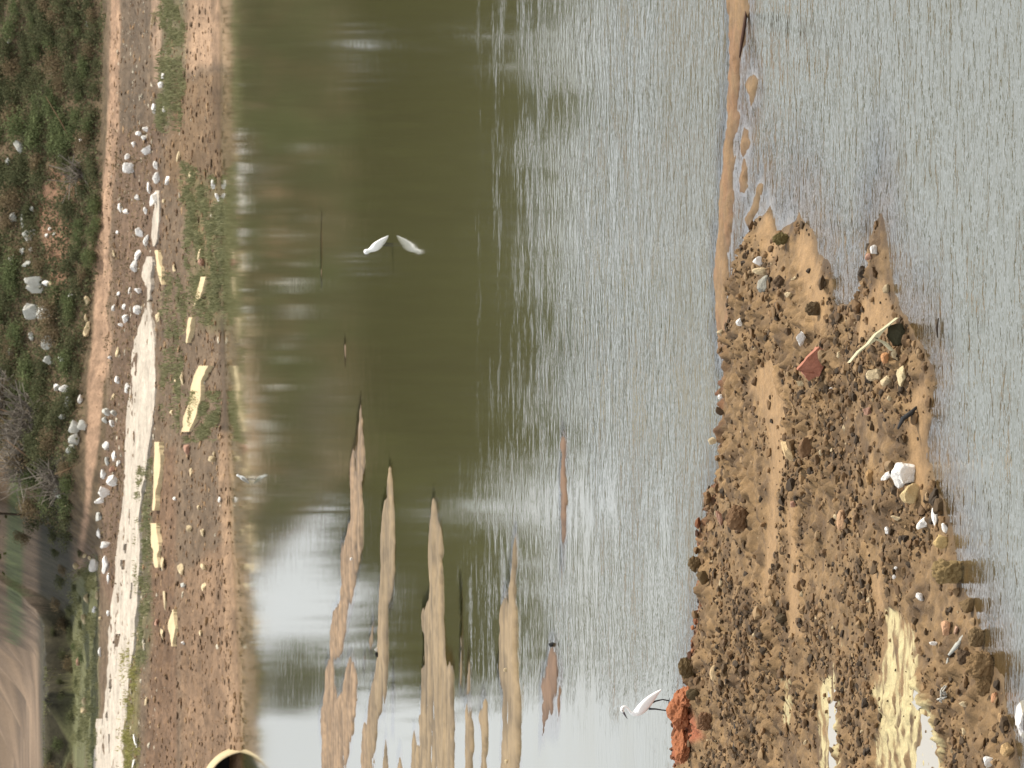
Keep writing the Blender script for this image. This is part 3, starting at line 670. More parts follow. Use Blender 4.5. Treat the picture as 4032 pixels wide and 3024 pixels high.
# thin sticks, black scraps and litter on the spit
def tube(name, pts, rad, mat, parent=None, seg=6, caps=True):
    pts = [np.array(p, float) for p in pts]; V = []; Fc = []
    rad = rad if hasattr(rad, '__len__') else [rad] * len(pts)
    for k, p in enumerate(pts):
        t = pts[min(k + 1, len(pts) - 1)] - pts[max(k - 1, 0)]; t /= np.linalg.norm(t) + 1e-9
        u = np.cross(t, [0, 1, 0.01]); u /= np.linalg.norm(u) + 1e-9; v = np.cross(t, u)
        r = rad[k] if hasattr(rad[k], '__len__') else (rad[k], rad[k])
        for m_ in range(seg):
            a = 2 * math.pi * m_ / seg; V.append(p + u * math.cos(a) * r[0] + v * math.sin(a) * r[1])
    for k in range(len(pts) - 1):
        for m_ in range(seg): Fc.append((k * seg + m_, k * seg + (m_ + 1) % seg, (k + 1) * seg + (m_ + 1) % seg, (k + 1) * seg + m_))
    if caps: Fc.append(tuple(range(seg))[::-1]); Fc.append(tuple(range((len(pts) - 1) * seg, len(pts) * seg)))
    return link(name, V, Fc, mat, parent)
def line_thing(name, pts, w, rgb, label, cat, hf=near_h, rg=NR, group=None, lift=.4):
    """a thin thing lying on the ground along photograph points; w = width in photograph pixels"""
    q = []; ww = []
    x0, y0, z0 = hit(pts[0][0], pts[0][1], hf, *rg)
    for a, b in pts:
        dd = ray(float(a), float(b)); t = y0 / dd[1]; q.append((dd[0] * t, y0, HC + dd[2] * t)); ww.append(w * y0 / F / 2)
    h = [float(hf(np.array([c[0]]), np.array([c[1]]))[0]) for c in q]
    low = max(h) - min(c[2] for c in q)
    r_ = [(a_, a_ * 1.5) for a_ in ww]; r_[0] = (ww[0] * .5, ww[0] * .5); r_[-1] = (ww[-1] * .4, ww[-1] * .4)
    o = tube(name, q, r_, rock_mat(rgb, .25), seg=7)
    return tag(o, label, cat, group)
line_thing('twig', [(3036, 1064), (3044, 1040), (3058, 1012)], 9, CREAM, 'thin pale twig leaning beside the white oval stone', 'twig')
line_thing('twig', [(3610, 1602), (3585, 1628), (3556, 1648), (3535, 1690)], 20, BLACK + .01, 'black bent stick lying on smooth mud near the near edge', 'stick')
line_thing('driftwood', [(2938, 45), (2932, 100), (2922, 160), (2912, 228)], 15, lin(70, 48, 36), 'dark band added for the slit along the near edge of the thin mud strip', 'driftwood', hf=near_hb)  # dark band added where the mud edge has a dark slit
line_thing('rubber_scrap', [(3085, 1875), (3110, 1878), (3126, 1874)], 20, BLACK, 'small black rubber scrap beside the tan mud channel', 'scrap')
line_thing('rubber_scrap', [(3432, 1768), (3452, 1742), (3480, 1724), (3492, 1735)], 13, BLACK + .01, 'curved black scrap above the big white stone', 'scrap')
line_thing('twig', [(3600, 2486), (3650, 2480), (3700, 2460)], 7, BLACK + .01, 'thin black twig above the peach-coloured stone', 'twig')
line_thing('twig', [(2890, 2805 + 20), (2898, 2890), (2884, 2960)], 12, BLACK + .02, 'dark twig lying on brown mud below the red clay', 'twig')
for a, b, w_, lb in [((3800, 2495), (3735, 2580), 24, 'white plastic strip, upper piece, draped over dark boulders'), ((3733, 2590), (3712, 2690), 16, 'white plastic strip, lower piece, hanging toward the tangled litter')]:
    m_ = ((a[0] + b[0]) / 2 + 5, (a[1] + b[1]) / 2)
    line_thing('plastic_strip', [a, m_, b], w_, lin(205, 205, 195) * .75, lb, 'litter')
def litter_tangle():
    x, y, z = hit(3740, 2730, near_h, *NR); e = empty('litter_tangle', (x, y, z)); tag(e, 'tangle of thin white plastic shreds among dark boulders', 'litter')
    rs = np.random.RandomState(5)
    for k in range(9):
        p = rs.uniform(-.06, .06, 2); q = rs.uniform(-.07, .07, 2)
        tube('shred', [(p[0], -.02, .04 + p[1] * .6), ((p[0] + q[0]) / 2, .0, .055), (q[0], .02, .04 + q[1] * .6)], .006, rock_mat(lin(215, 212, 200) * .8), e, 5)
litter_tangle()
line_thing('white_stake', [z6([(2000, 740)])[0], z6([(2003, 850)])[0], z6([(1985, 990)])[0]], 13, WHITE, 'long thin white stick lying on the small red mud bar', 'stick', hf=mid_h, rg=(52, 112, .1))
line_thing('branch', [(3695, 1252), (3688, 1290), (3692, 1330)], 11, DARK * .4, 'dark stub of driftwood breaking the near water', 'driftwood', hf=lambda x, y: 0 * x + .01)
for a, b, w_, h_, c_, lb in [(1482, 2558, 22, 14, WHITE, 'small white chip on second sandbar beside a black scrap'), (1483, 2578, 24, 12, BLACK, 'black scrap on the second sandbar'), (1990, 2640, 22, 12, CREAM, 'cream pebble on the fourth sandbar near the photo bottom'),
                             (1995, 2998, 18, 14, CREAM, 'yellow pebble on the fourth sandbar at the photo bottom edge'), (2175, 2540, 24, 16, BLACK + .01, 'black stone at the tip of the small red mud bar'), (1382, 2200, 14, 12, WHITE, 'white pebble at top of the first sandbar')]:
    place_rock('stone', a, b, w_, h_, mid_h, (52, 112, .1), c_, lb, kind='angular', seed=int(a), group='bits lying on the midstream sandbars')

# ------------------------------------------------------------------ egrets
fm, fn, fo = newmat('white_feathers'); fb = N(fn, 'ShaderNodeBsdfPrincipled'); fb.inputs['Base Color'].default_value = (.86, .85, .82, 1); fb.inputs['Roughness'].default_value = .75
fnz = N(fn, 'ShaderNodeTexNoise', i_Scale=60.0, i_Detail=3.0); fbp = N(fn, 'ShaderNodeBump'); fbp.inputs['Strength'].default_value = .25; fbp.inputs['Distance'].default_value = .01
fn.links.new(fnz.outputs[0], fbp.inputs['Height']); fn.links.new(fbp.outputs[0], fb.inputs['Normal']); fn.links.new(fb.outputs[0], fo.inputs[0])
M_beak = soil_mat('horn_grey', base=(.09, .08, .09), var=.1); M_leg = soil_mat('leg_grey', base=(.05, .05, .055), var=.1); M_eye = soil_mat('eye_dark', base=(.01, .01, .01), var=0.0)
M_grey = soil_mat('grey_plumage', base=(.35, .33, .30), var=.2)
def egret(loc, spine, legs, beak, eye, label, wings, sc_=1.0, grey=False):
    e = empty('egret', loc); tag(e, label, 'egret', 'white egrets along the river'); e.scale = (sc_,) * 3
    b = tube('body', [(p[0], p[1], p[2]) for p in spine], [(p[3], p[4]) for p in spine], fm, e, 14)
    md = b.modifiers.new('s', 'SUBSURF'); md.levels = 2; md.render_levels = 2
    for s in (-1, 1):
        wv = wings
        wg = tube('wing', [(p[0], s * p[1], p[2]) for p in wv], [(p[3], .012) for p in wv], M_grey if grey else fm, e, 10)
        md = wg.modifiers.new('s', 'SUBSURF'); md.levels = 1; md.render_levels = 2
    for lg in legs:
        l_ = tube('leg', lg, [.011, .008, .0065, .0065][:len(lg)], M_leg, e, 8)
        ft = lg[-1]
        for a in (-.5, 0, .5):
            dx = -.05 * math.cos(a); dy = .05 * math.sin(a)
            tube('toe', [ft, (ft[0] + dx * .6, ft[1] + dy * .6, ft[2] + .003), (ft[0] + dx, ft[1] + dy, ft[2] - .004)], [.005, .004, .002], M_leg, l_, 6)
        tube('toe', [ft, (ft[0] + .03, ft[1], ft[2] - .002)], [.005, .002], M_leg, l_, 6)
    tube('beak', beak, [.012, .010, .006, .0015], M_beak, e, 8)
    v, f = ICO2
    for s in (-1, 1): link('eye', v * .005 + np.array([eye[0], s * eye[1], eye[2]]), f, M_eye, e)
    return e
# near egret on the red clay, stepping, neck folded in an S and bill pointing down ahead
ex, ey, ez = hit(2700, 2790, near_h, *NR); _d = ray(2636., 2790.); ex, ez = float(_d[0] / _d[1] * ey), float(HC + _d[2] / _d[1] * ey)
X1, X2, X3, X4 = ey, 0, 0, 0
sp1 = [(.178, 0, .085, .006, .004), (.15, 0, .118, .020, .014), (.11, 0, .165, .036, .026), (.06, 0, .21, .050, .040), (.01, 0, .258, .055, .045), (-.03, 0, .305, .046, .040), (-.05, 0, .345, .028, .026), (-.045, 0, .375, .017, .017),
       (-.02, 0, .395, .013, .013), (.008, 0, .412, .0125, .0125), (.024, 0, .435, .014, .013), (.018, 0, .458, .019, .016), (-.004, 0, .468, .023, .018), (-.024, 0, .460, .017, .014), (-.036, 0, .450, .010, .008)]
wg1 = [(-.035, .036, .315, .01), (-.01, .044, .285, .038), (.05, .042, .228, .045), (.11, .030, .168, .034), (.16, .015, .112, .016), (.19, .008, .072, .004)]
lg1 = [[(.045, .02, .19), (.074, .02, .125), (.09, .02, .055), (.076, .02, -.01)], [(.0, -.02, .20), (-.002, -.02, .13), (-.012, -.02, .07), (-.02, -.02, .005)]]
egret((ex, ey, ez + .01), sp1, lg1, [(-.034, 0, .452), (-.05, 0, .443), (-.075, 0, .428), (-.10, 0, .412)], (-.017, .016, .466),
      'white egret standing on red clay at far rim of the near spit', wg1, sc_=ey / 45.0)
# middle egret, hunched, wading
mx_, my_ = P(np.array([1546.]), np.array([975.]), 0.0)
sp2 = [(.165, 0, .075, .006, .005), (.14, 0, .10, .022, .016), (.10, 0, .145, .040, .030), (.05, 0, .20, .056, .046), (0, 0, .262, .066, .054), (-.035, 0, .315, .060, .05), (-.06, 0, .355, .044, .038), (-.075, 0, .385, .032, .03), (-.088, 0, .41, .030, .028), (-.098, 0, .44, .042, .035), (-.108, 0, .468, .036, .030), (-.115, 0, .488, .014, .012)]
sp2 = [(p[0], p[1], p[2], p[3] * 1.18, p[4] * 1.15) for p in sp2]
wg2 = [(-.03, .045, .335, .012), (0, .054, .295, .045), (.05, .05, .225, .05), (.10, .035, .155, .036), (.15, .016, .10, .018), (.175, .008, .068, .004)]
egret((float(mx_[0]) + .03, float(my_[0]), 0), sp2, [[(.04, .02, .18), (.045, .02, .10), (.035, .02, .02), (.04, .02, -.10)], [(.01, -.02, .19), (.005, -.02, .1), (0, -.02, .02), (-.01, -.02, -.10)]],
      [(-.125, 0, .455), (-.145, 0, .44), (-.16, 0, .425), (-.18, 0, .405)], (-.118, .032, .455), 'white hunched egret wading in the open green water mid river', wg2)
tx_, ty_ = P(np.array([990.]), np.array([1884.]), 0.0)
e3 = egret((float(tx_[0]), float(ty_[0]), 0), [(p[0], p[1], p[2], p[3] * .9, p[4] * .9) for p in sp2], [[(.04, .02, .18), (.045, .02, .10), (.035, .02, .02), (.04, .02, -.10)], [(.01, -.02, .19), (.005, -.02, .1), (0, -.02, .02), (-.01, -.02, -.10)]],
      [(-.125, 0, .455), (-.145, 0, .44), (-.16, 0, .425), (-.18, 0, .405)], (-.118, .032, .455), 'small far egret with greyish wings wading by the rubble bank', wg2, sc_=.78, grey=True)
e3.rotation_euler.z = math.pi

# ------------------------------------------------------------------ far bank: the pale concrete apron
def low_h(x, y):
    t = y - yw(x); return np.interp(t, [-6, 0, .8, 2.5, 5, 10, 16, 24, 32, 34], [-.6, 0, .16, .3, .62, 1.0, 1.4, 1.85, 2.3, 2.36]) + .1
def ribbon_slab(name, L_, R_, thick, mat, label, cat, lift=.05, nseg=60, ncross=10, jag=.06, holes=()):
    """slab lying on the bank between a left and a right outline given in the photograph (x at each y)"""
    ys = np.linspace(L_[0][1], L_[-1][1], nseg); V = []; Fc = []
    li = np.interp(ys, [p[1] for p in L_], [p[0] for p in L_]); ri = np.interp(ys, [p[1] for p in R_], [p[0] for p in R_])
    rs = np.random.RandomState(len(label)); wob_ = np.linspace(0, nseg * .35, nseg); zz_ = wob_ * 0
    li = li + 5 * fbm(wob_, zz_, 3, 4); ri = ri + 5 * fbm(wob_, zz_, 9, 4)
    grid = np.zeros((nseg, ncross + 1, 3))
    def edge(e):        # ground points under one outline, smoothed
        yy = np.array([hit(e[a], ys[a], low_h, 119, 200, .01)[1] for a in range(nseg)])
        w_ = 9; yy = np.convolve(np.pad(yy, w_ // 2, mode='reflect', reflect_type='odd'), np.ones(w_) / w_, 'valid')
        d = ray(e, ys); return d[:, 0] / d[:, 1] * yy, yy
    ex0, ey0 = edge(li); ex1, ey1 = edge(ri)
    for a in range(nseg):
        x0, y0, x1, y1 = ex0[a], ey0[a], ex1[a], ey1[a]
        for b in range(ncross + 1):
            t = b / ncross; x = x0 * (1 - t) + x1 * t; y = y0 * (1 - t) + y1 * t
            grid[a, b] = (x, y, 0)
    gx = grid[..., 0].ravel(); gy = grid[..., 1].ravel()
    gz = far_hb(gx, gy) + lift + .03 + .06 * fbm(gx * 1.2, gy * 1.5, 9, 4)
    top = np.stack([gx, gy, gz], 1); bot = top - np.array([0, 0, thick + lift])
    V = np.concatenate([top, bot]); n = len(top); W = ncross + 1
    keep = np.ones((nseg - 1, ncross), bool)
    for hx, hy, rx, ry in holes:
        for a in range(nseg - 1):
            for b in range(ncross):
                px = li[a] + (ri[a] - li[a]) * (b + .5) / ncross
                if ((px - hx) / rx) ** 2 + ((ys[a] - hy) / ry) ** 2 < 1: keep[a, b] = False
    for a in range(nseg - 1):
        for b in range(ncross):
            if not keep[a, b]: continue
            q = (a * W + b, a * W + b + 1, (a + 1) * W + b + 1, (a + 1) * W + b)
            Fc.append(q); Fc.append(tuple(n + k for k in q[::-1]))
            for da, db, e0, e1 in ((-1, 0, q[0], q[1]), (0, 1, q[1], q[2]), (1, 0, q[2], q[3]), (0, -1, q[3], q[0])):
                aa, bb = a + da, b + db
                if not (0 <= aa < nseg - 1 and 0 <= bb < ncross) or not keep[aa, bb]: Fc.append((e1, e0, n + e0, n + e1))
    o = link(name, V, Fc, mat, smooth=False); return tag(o, label, cat)
M_conc = soil_mat('bleached_concrete', 1.1, 7.0, .9, .9, .2, .62, .10, base=tuple(lin(238, 224, 204) * .56))
M_conc2 = soil_mat('cream_clay', 1.2, 8.0, .5, .9, .2, .25, .05, base=tuple(lin(234, 212, 168) * .68))
ribbon_slab('concrete_slab', [(578, 1190), (552, 1290), (518, 1370), (520, 1500), (500, 1600), (488, 1800), (475, 2000), (462, 2150), (448, 2300), (425, 2500), (415, 2700), (400, 2900), (395, 3080)],
            [(585, 1190), (602, 1290), (612, 1370), (605, 1500), (608, 1600), (585, 1760), (562, 1900), (540, 2000), (543, 2200), (535, 2400), (520, 2550), (495, 2700), (490, 2850), (478, 3080)],
            .12, M_conc, 'long bleached concrete slab running along the far bank', 'concrete slab', nseg=150, ncross=16,
            holes=[(485, 2215, 9, 20), (508, 2030, 4, 30), (466, 2512, 12, 26), (495, 2150, 5, 18), (448, 2690, 6, 24), (512, 2330, 3, 40), (445, 2920, 5, 40), (432, 2800, 5, 60)])
ribbon_slab('concrete_slab', [(610, 750), (600, 850), (588, 950), (596, 970)], [(622, 750), (624, 850), (612, 940), (604, 970)], .1, M_conc, 'narrow white broken slab above the long slab towards photo top', 'concrete slab', nseg=40, ncross=4)
ribbon_slab('concrete_slab', [(572, 1010), (560, 1050), (552, 1090), (575, 1130), (580, 1180)], [(590, 990), (598, 1040), (590, 1090), (592, 1140), (590, 1180)], .1, M_conc, 'ragged white slab piece just above the tip of the long slab', 'concrete slab', nseg=40, ncross=5)
ribbon_slab('concrete_slab', [(383, 2830), (376, 2950), (372, 3080)], [(400, 2830), (400, 2950), (395, 3080)], .1, M_conc, 'white slab strip above the long slab at the photo bottom', 'concrete slab', nseg=30, ncross=3)
ribbon_slab('clay_bank', [(790, 1440), (760, 1500), (745, 1590), (728, 1660), (726, 1700)], [(832, 1432), (800, 1500), (790, 1590), (765, 1660), (742, 1715)], .14, M_conc2, 'bright cream curved slab near the waterline', 'clay slab', nseg=70, ncross=5, lift=.12)
ribbon_slab('clay_bank', [(805, 1090), (785, 1140), (768, 1205)], [(822, 1090), (805, 1150), (774, 1205)], .12, M_conc2, 'cream curved slab half hidden by weeds', 'clay slab', nseg=50, ncross=3, lift=.12)
ribbon_slab('clay_bank', [(755, 1250), (742, 1300), (736, 1350)], [(766, 1250), (756, 1300), (744, 1355)], .12, M_conc2, 'slim cream slab between the two curved ones', 'clay slab', nseg=50, ncross=3, lift=.12)
ribbon_slab('clay_bank', [(615, 1740), (612, 1800), (602, 1950), (600, 2010)], [(630, 1740), (633, 1800), (618, 1950), (612, 2010)], .12, M_conc2, 'long cream slab below the concrete slab', 'clay slab', nseg=60, ncross=3, lift=.12)
ribbon_slab('clay_bank', [(598, 2060), (600, 2150), (614, 2235)], [(622, 2060), (628, 2150), (624, 2235)], .12, M_conc2, 'tapering cream slab below the concrete slab towards photo bottom', 'clay slab', nseg=60, ncross=3, lift=.12)
ribbon_slab('clay_bank', [(686, 2400), (672, 2460), (680, 2545)], [(690, 2400), (696, 2460), (688, 2545)], .12, M_conc2, 'lone cream slab on bare brown bank', 'clay slab', nseg=50, ncross=3, lift=.12)
ribbon_slab('clay_bank', [(618, 985), (628, 1060), (640, 1120)], [(628, 985), (642, 1060), (646, 1120)], .12, M_conc2, 'short curved cream slab below the ragged white slab', 'clay slab', nseg=50, ncross=3, lift=.12)

# half-buried pipe ring at the waterline (picture's lower edge)
def pipe_ring():
    x, y, z = hit(918, 3112, far_hb, *FR); s = F / y
    e = empty('concrete_pipe', (x, y, 0)); tag(e, 'half-buried broken concrete pipe mouth at waterline', 'pipe')
    r = 1.08; V = []; Fc = []; n = 28
    for k in range(n + 1):
        a = math.pi * (1.08 * k / n - .04)
        for rr, yy in ((r, 0), (r - .03, 0), (r - .03, 1.6), (r, 1.6)): V.append((rr * math.cos(a), yy, rr * math.sin(a) * 1.05 + .03))
    for k in range(n):
        for m_ in range(4): Fc.append((k * 4 + m_, k * 4 + (m_ + 1) % 4, k * 4 + 4 + (m_ + 1) % 4, k * 4 + 4 + m_))
    Fc.append((0, 1, 2, 3)); Fc.append((n * 4 + 3, n * 4 + 2, n * 4 + 1, n * 4))
    link('rim', V, Fc, M_conc2, e)
    link('pipe_shade', [(-1.05, 1.4, -.1), (1.05, 1.4, -.1), (.9, 1.4, .6), (0, 1.4, 1.1), (-.9, 1.4, .6)], [(0, 1, 2, 3, 4)], rock_mat(np.array([.02, .02, .018])), e)  # black sheet across the pipe, painted as the shade inside it
    e.location = (x, y - .4, -.22)
pipe_ring()

# ------------------------------------------------------------------ far bank: every pale stone
Wc, Gc, Cc, Pc = WHITE, lin(212, 211, 200) * .9, CREAM, PINK
far_z = {0: [(1160, 1190, 80, 70, 'W'), (1010, 1235, 45, 50, 'W'), (1020, 1330, 90, 90, 'W'), (1235, 1310, 45, 70, 'W'), (1240, 1410, 55, 90, 'W'), (1185, 1490, 35, 100, 'W'), (1225, 1570, 65, 130, 'W'), (1325, 1430, 30, 80, 'W'), (1415, 1240, 30, 90, 'C'),
             (1510, 1380, 30, 80, 'C'), (1150, 1020, 40, 50, 'W'), (1105, 1060, 50, 40, 'W'), (1140, 1090, 40, 40, 'W'), (1060, 1140, 40, 50, 'W'), (1275, 670, 50, 60, 'W'), (1295, 600, 30, 45, 'W'), (1215, 140, 35, 130, 'C'), (1220, 860, 40, 80, 'W'),
             (645, 1115, 35, 40, 'W'), (155, 1165, 70, 80, 'G'), (1690, 1450, 35, 90, 'W'), (1725, 1560, 30, 80, 'W'), (950, 1640, 35, 60, 'W'), (1085, 1565, 40, 50, 'W'), (70, 1280, 40, 50, 'G'), (690, 190, 30, 40, 'W'), (75, 330, 25, 30, 'G'), (1300, 870, 30, 60, 'W'), (470, 1230, 25, 30, 'W')],
         750: [(225, 350, 90, 100, 'G'), (275, 720, 120, 90, 'G'), (285, 780, 110, 60, 'G'), (370, 740, 70, 50, 'W'), (245, 950, 120, 110, 'G'), (345, 975, 90, 100, 'G'), (375, 1210, 100, 100, 'G'), (95, 1275, 60, 50, 'G'), (100, 545, 40, 70, 'G'), (210, 585, 70, 40, 'G'), (110, 215, 50, 60, 'G'),
               (180, 240, 20, 100, 'G'), (455, 1560, 50, 60, 'W'), (525, 1575, 90, 70, 'W'), (950, 140, 40, 90, 'W'), (1000, 170, 50, 50, 'W'), (1150, 160, 30, 60, 'W'), (1105, 330, 60, 80, 'W'), (1160, 400, 40, 100, 'W'), (1090, 510, 50, 110, 'W'), (1065, 600, 60, 90, 'W'), (1100, 790, 60, 50, 'W'), (1025, 795, 25, 60, 'W'),
               (1085, 950, 70, 80, 'W'), (1250, 1000, 40, 90, 'C'), (990, 1010, 60, 80, 'W'), (960, 1065, 50, 30, 'W'), (900, 930, 30, 50, 'W'), (980, 920, 25, 50, 'W'), (935, 1280, 35, 80, 'C'), (870, 1325, 30, 30, 'W'), (700, 880, 50, 90, 'C'), (690, 1110, 50, 140, 'C'), (685, 1010, 30, 70, 'C'), (1590, 500, 45, 110, 'C'), (1590, 570, 60, 60, 'P'),
               (1385, 615, 25, 60, 'C'), (1445, 1490, 30, 110, 'C'), (1395, 1500, 25, 40, 'C'), (390, 1340, 60, 60, 'G'), (495, 1340, 50, 40, 'G'), (250, 1150, 30, 60, 'G'), (930, 330, 25, 30, 'W'), (905, 500, 25, 60, 'C'), (1300, 90, 25, 50, 'C'), (400, 305, 25, 30, 'W'), (435, 345, 25, 30, 'W'), (370, 360, 30, 40, 'W'), (250, 470, 35, 50, 'G'), (185, 480, 35, 50, 'G'), (930, 1500, 40, 60, 'W'), (1010, 1560, 40, 90, 'W'), (945, 820, 25, 40, 'W'), (565, 835, 30, 30, 'G'), (260, 145, 35, 40, 'G'), (395, 740, 30, 50, 'C')],
         1500: [(1480, 540, 50, 110, 'P'), (1685, 620, 60, 50, 'C'), (1695, 575, 25, 40, 'C'), (885, 335, 40, 60, 'W'), (845, 250, 50, 55, 'G'), (900, 250, 40, 50, 'G'), (835, 310, 40, 40, 'G'), (840, 520, 50, 80, 'W'), (905, 600, 40, 90, 'W'), (850, 640, 30, 60, 'G'), (940, 650, 30, 60, 'W'), (890, 700, 50, 60, 'P'), (820, 740, 50, 80, 'W'), (890, 790, 90, 90, 'W'),
                (830, 880, 90, 100, 'W'), (790, 950, 80, 50, 'W'), (785, 1080, 40, 60, 'G'), (785, 1210, 30, 100, 'W'), (830, 1300, 80, 60, 'W'), (740, 1460, 80, 100, 'W'), (835, 1450, 60, 150, 'W'), (670, 1380, 40, 40, 'C'), (712, 1400, 30, 40, 'C'), (605, 1460, 45, 60, 'C'), (1505, 1170, 50, 60, 'C'), (1435, 1490, 50, 110, 'C'), (1615, 1470, 50, 60, 'C'), (1610, 1200, 30, 70, 'C'),
                (1745, 940, 25, 50, 'W'), (1385, 930, 30, 40, 'W'), (590, 370, 80, 90, 'G'), (650, 360, 60, 80, 'G'), (600, 470, 70, 80, 'G'), (545, 180, 60, 90, 'G'), (460, 895, 50, 70, 'G'), (500, 280, 50, 40, 'G'), (555, 545, 50, 70, 'G'), (520, 985, 25, 30, 'C'), (1515, 730, 25, 90, 'C'), (1290, 1430, 30, 130, 'C'), (895, 130, 25, 60, 'C'), (1360, 250, 35, 40, 'C'), (1575, 1000, 25, 40, 'C'), (860, 1560, 25, 90, 'W'), (640, 150, 40, 80, 'W')],
         2200: [(680, 310, 40, 80, 'C'), (670, 480, 50, 90, 'C'), (750, 400, 35, 60, 'W'), (855, 430, 35, 50, 'W'), (795, 470, 35, 30, 'C'), (675, 1130, 45, 60, 'C'), (668, 1200, 55, 60, 'C'), (1305, 320, 25, 170, 'C'), (1455, 665, 30, 30, 'W'), (1590, 590, 25, 50, 'C'), (1075, 1450, 30, 130, 'W'), (1290, 590, 22, 100, 'C'), (620, 820, 30, 80, 'P'), (1610, 230, 40, 80, 'C'), (1160, 1130, 25, 70, 'C'), (790, 740, 25, 80, 'W'), (1450, 210, 35, 35, 'G'), (1240, 500, 35, 60, 'P'), (770, 290, 30, 70, 'C'), (1060, 1620, 25, 80, 'W')]}
raw = []
for oy, lst in far_z.items():
    for (a, b, w_, h_, c_) in lst: raw.append((a * Z, oy + b * Z, w_ * Z, h_ * Z, c_))
def zone(px, py):
    if px < 395 - py * .03: return 'among embankment weeds' if py < 2050 else 'on grass below cut bank'
    e = np.interp(py, [0, 700, 1200, 1900, 2500, 3024], [600, 610, 585, 480, 425, 395])
    if px < e: return 'in rubble above white slabs'
    if px < 700: return 'just below white slabs'
    return 'near the waterline'
cn_ = {'W': 'white', 'G': 'grey', 'C': 'cream', 'P': 'pinkish'}
items = []
for (a, b, wx_p, hy_p, c_) in raw:
    wd, ht = hy_p, wx_p     # the picture's y runs along the bank, its x runs up it
    sz = 'large' if wd * ht > 1700 else 'small' if wd * ht < 600 else 'middling'
    sh = 'long' if wd > 2.2 * ht else 'squat' if wd > 1.25 * ht else 'blocky'
    items.append([a, b, wd, ht, c_, (sz, sh, cn_[c_], zone(a, b))])
from collections import defaultdict
dd_ = defaultdict(list)
for it in sorted(items, key=lambda q: q[1]): dd_[it[5]].append(it)
ordw = ['first', 'second', 'third', 'fourth', 'fifth', 'sixth', 'seventh', 'eighth', 'ninth', 'tenth', 'eleventh', 'twelfth', 'thirteenth', 'fourteenth', 'fifteenth']
i = 0
for key, lst in dd_.items():
    for k, it in enumerate(lst):
        sz, sh, cn, zo = key
        lb = f'{sz} {sh} {cn} stone {zo}'
        if len(lst) > 1: lb += f', {ordw[min(k, 14)]} of {len(lst)} from photo top'
        a, b, wd, ht, c_ = it[:5]
        gk = 1.25 if c_ == 'G' else 1.0
        place_rock('stone', a, b, wd * 1.05 * gk, ht * 1.02 * gk, far_h, FR, {'W': Wc, 'G': Gc, 'C': Cc, 'P': Pc}[c_] * (1 if i % 3 else .85), lb, kind=('angular' if i % 3 else 'slab'), seed=500 + i,
                   group='pale stones strewn over the far bank', tilt=((i % 5) - 2) * .12, sink=.15, depth=max(.25, wd / 130 * .7))
        i += 1
# sticks on the far bank, and black tubes for shaded hollows
FL = dict(hf=far_h, rg=FR)
line_thing('stick', [(765, 300), (790, 282), (824, 262)], 13, lin(235, 190, 120) * .85, 'pale bent branch standing in the mud at the waterline', 'branch', **FL)
line_thing('stick', [(438, 1730), (470, 1705), (492, 1692)], 12, WHITE, 'white stick leaning against the long concrete slab', 'stick', **FL)
line_thing('stick', [(745, 2090), (744, 2140), (752, 2195)], 6, PINK, 'thin pinkish root below a round cream stone', 'root', **FL)
line_thing('stick', [(332, 1740), (345, 1752), (352, 1775)], 7, CREAM, 'short pale stick beside the tan track', 'stick', **FL)
line_thing('hollow_shade', [(765, 500), (785, 491), (808, 488)], 12, BLACK, 'black curved strip for a shaded hollow in the mud bank', 'hollow', **FL)  # black tube stands in for the shade of a hollow
line_thing('hollow_shade', [(868, 2480), (866, 2530), (860, 2570)], 9, BLACK, 'black narrow strip for a shaded hollow along the mud bank', 'hollow', **FL)  # second hollow, its shade drawn as a black tube
# bare leaning stems above the embankment foot
for k, (a, b) in enumerate([((0, 1612), (80, 1640)), ((20, 1730), (180, 1860)), ((100, 1790), (250, 2020)), ((180, 380), (300, 600)), ((215, 1870), (300, 1830))]):
    line_thing('fallen_branch', [b, ((a[0] + b[0]) / 2 + 6, (a[1] + b[1]) / 2), a], 5, lin(150, 120, 90) * .6, ['bare stem leaning at the upper left photo edge among weeds', 'long bare grey stem leaning over the weeds', 'bare brown stem slanting down towards the cut bank', 'pale bare stem inside green weeds near photo top', 'short bare stem arching over the embankment foot'][k], 'stem', group='bare stems on the embankment', **FL)

# ------------------------------------------------------------------ vegetation
def leaves(n, rs, r, size, flat=1.0, shell=.35, clump=12):
    c = rs.normal(size=(clump, 3)); c /= np.linalg.norm(c, axis=1)[:, None]; c *= rs.uniform(.35, .85, (clump, 1)); c *= np.array(r)
    k = rs.randint(clump, size=n); p = c[k] + rs.normal(size=(n, 3)) * np.array(r) * shell * .62
    return leafquads(p, size, rs, k / clump)
def leafquads(p, size, rs, tint):
    n = len(p); u = rs.normal(size=(n, 3)); u /= np.linalg.norm(u, axis=1)[:, None]
    v = np.cross(u, rs.normal(size=(n, 3))); v /= np.linalg.norm(v, axis=1)[:, None]
    s = size * rs.uniform(.6, 1.4, (n, 1)); a = u * s; b = v * s * .55
    V = np.stack([p - a, p - b * 1.0, p + a, p + b * 1.0], 1).reshape(-1, 3); Fq = np.arange(4 * n).reshape(n, 4)
    t = np.repeat(np.clip(tint * .7 + rs.rand(n) * .4, 0, 1), 4); return V, Fq, t
M_lf = [leaf_mat('weed_leaves', (.055, .062, .034), (.16, .165, .085)), leaf_mat('bright_leaves', (.07, .088, .038), (.185, .215, .10)), leaf_mat('dry_leaves', (.11, .085, .05), (.26, .20, .12))]
M_tree = leaf_mat('tree_leaves', (.045, .05, .018), (.10, .115, .035))
M_bark = soil_mat('bark', base=(.09, .07, .05), var=.4)
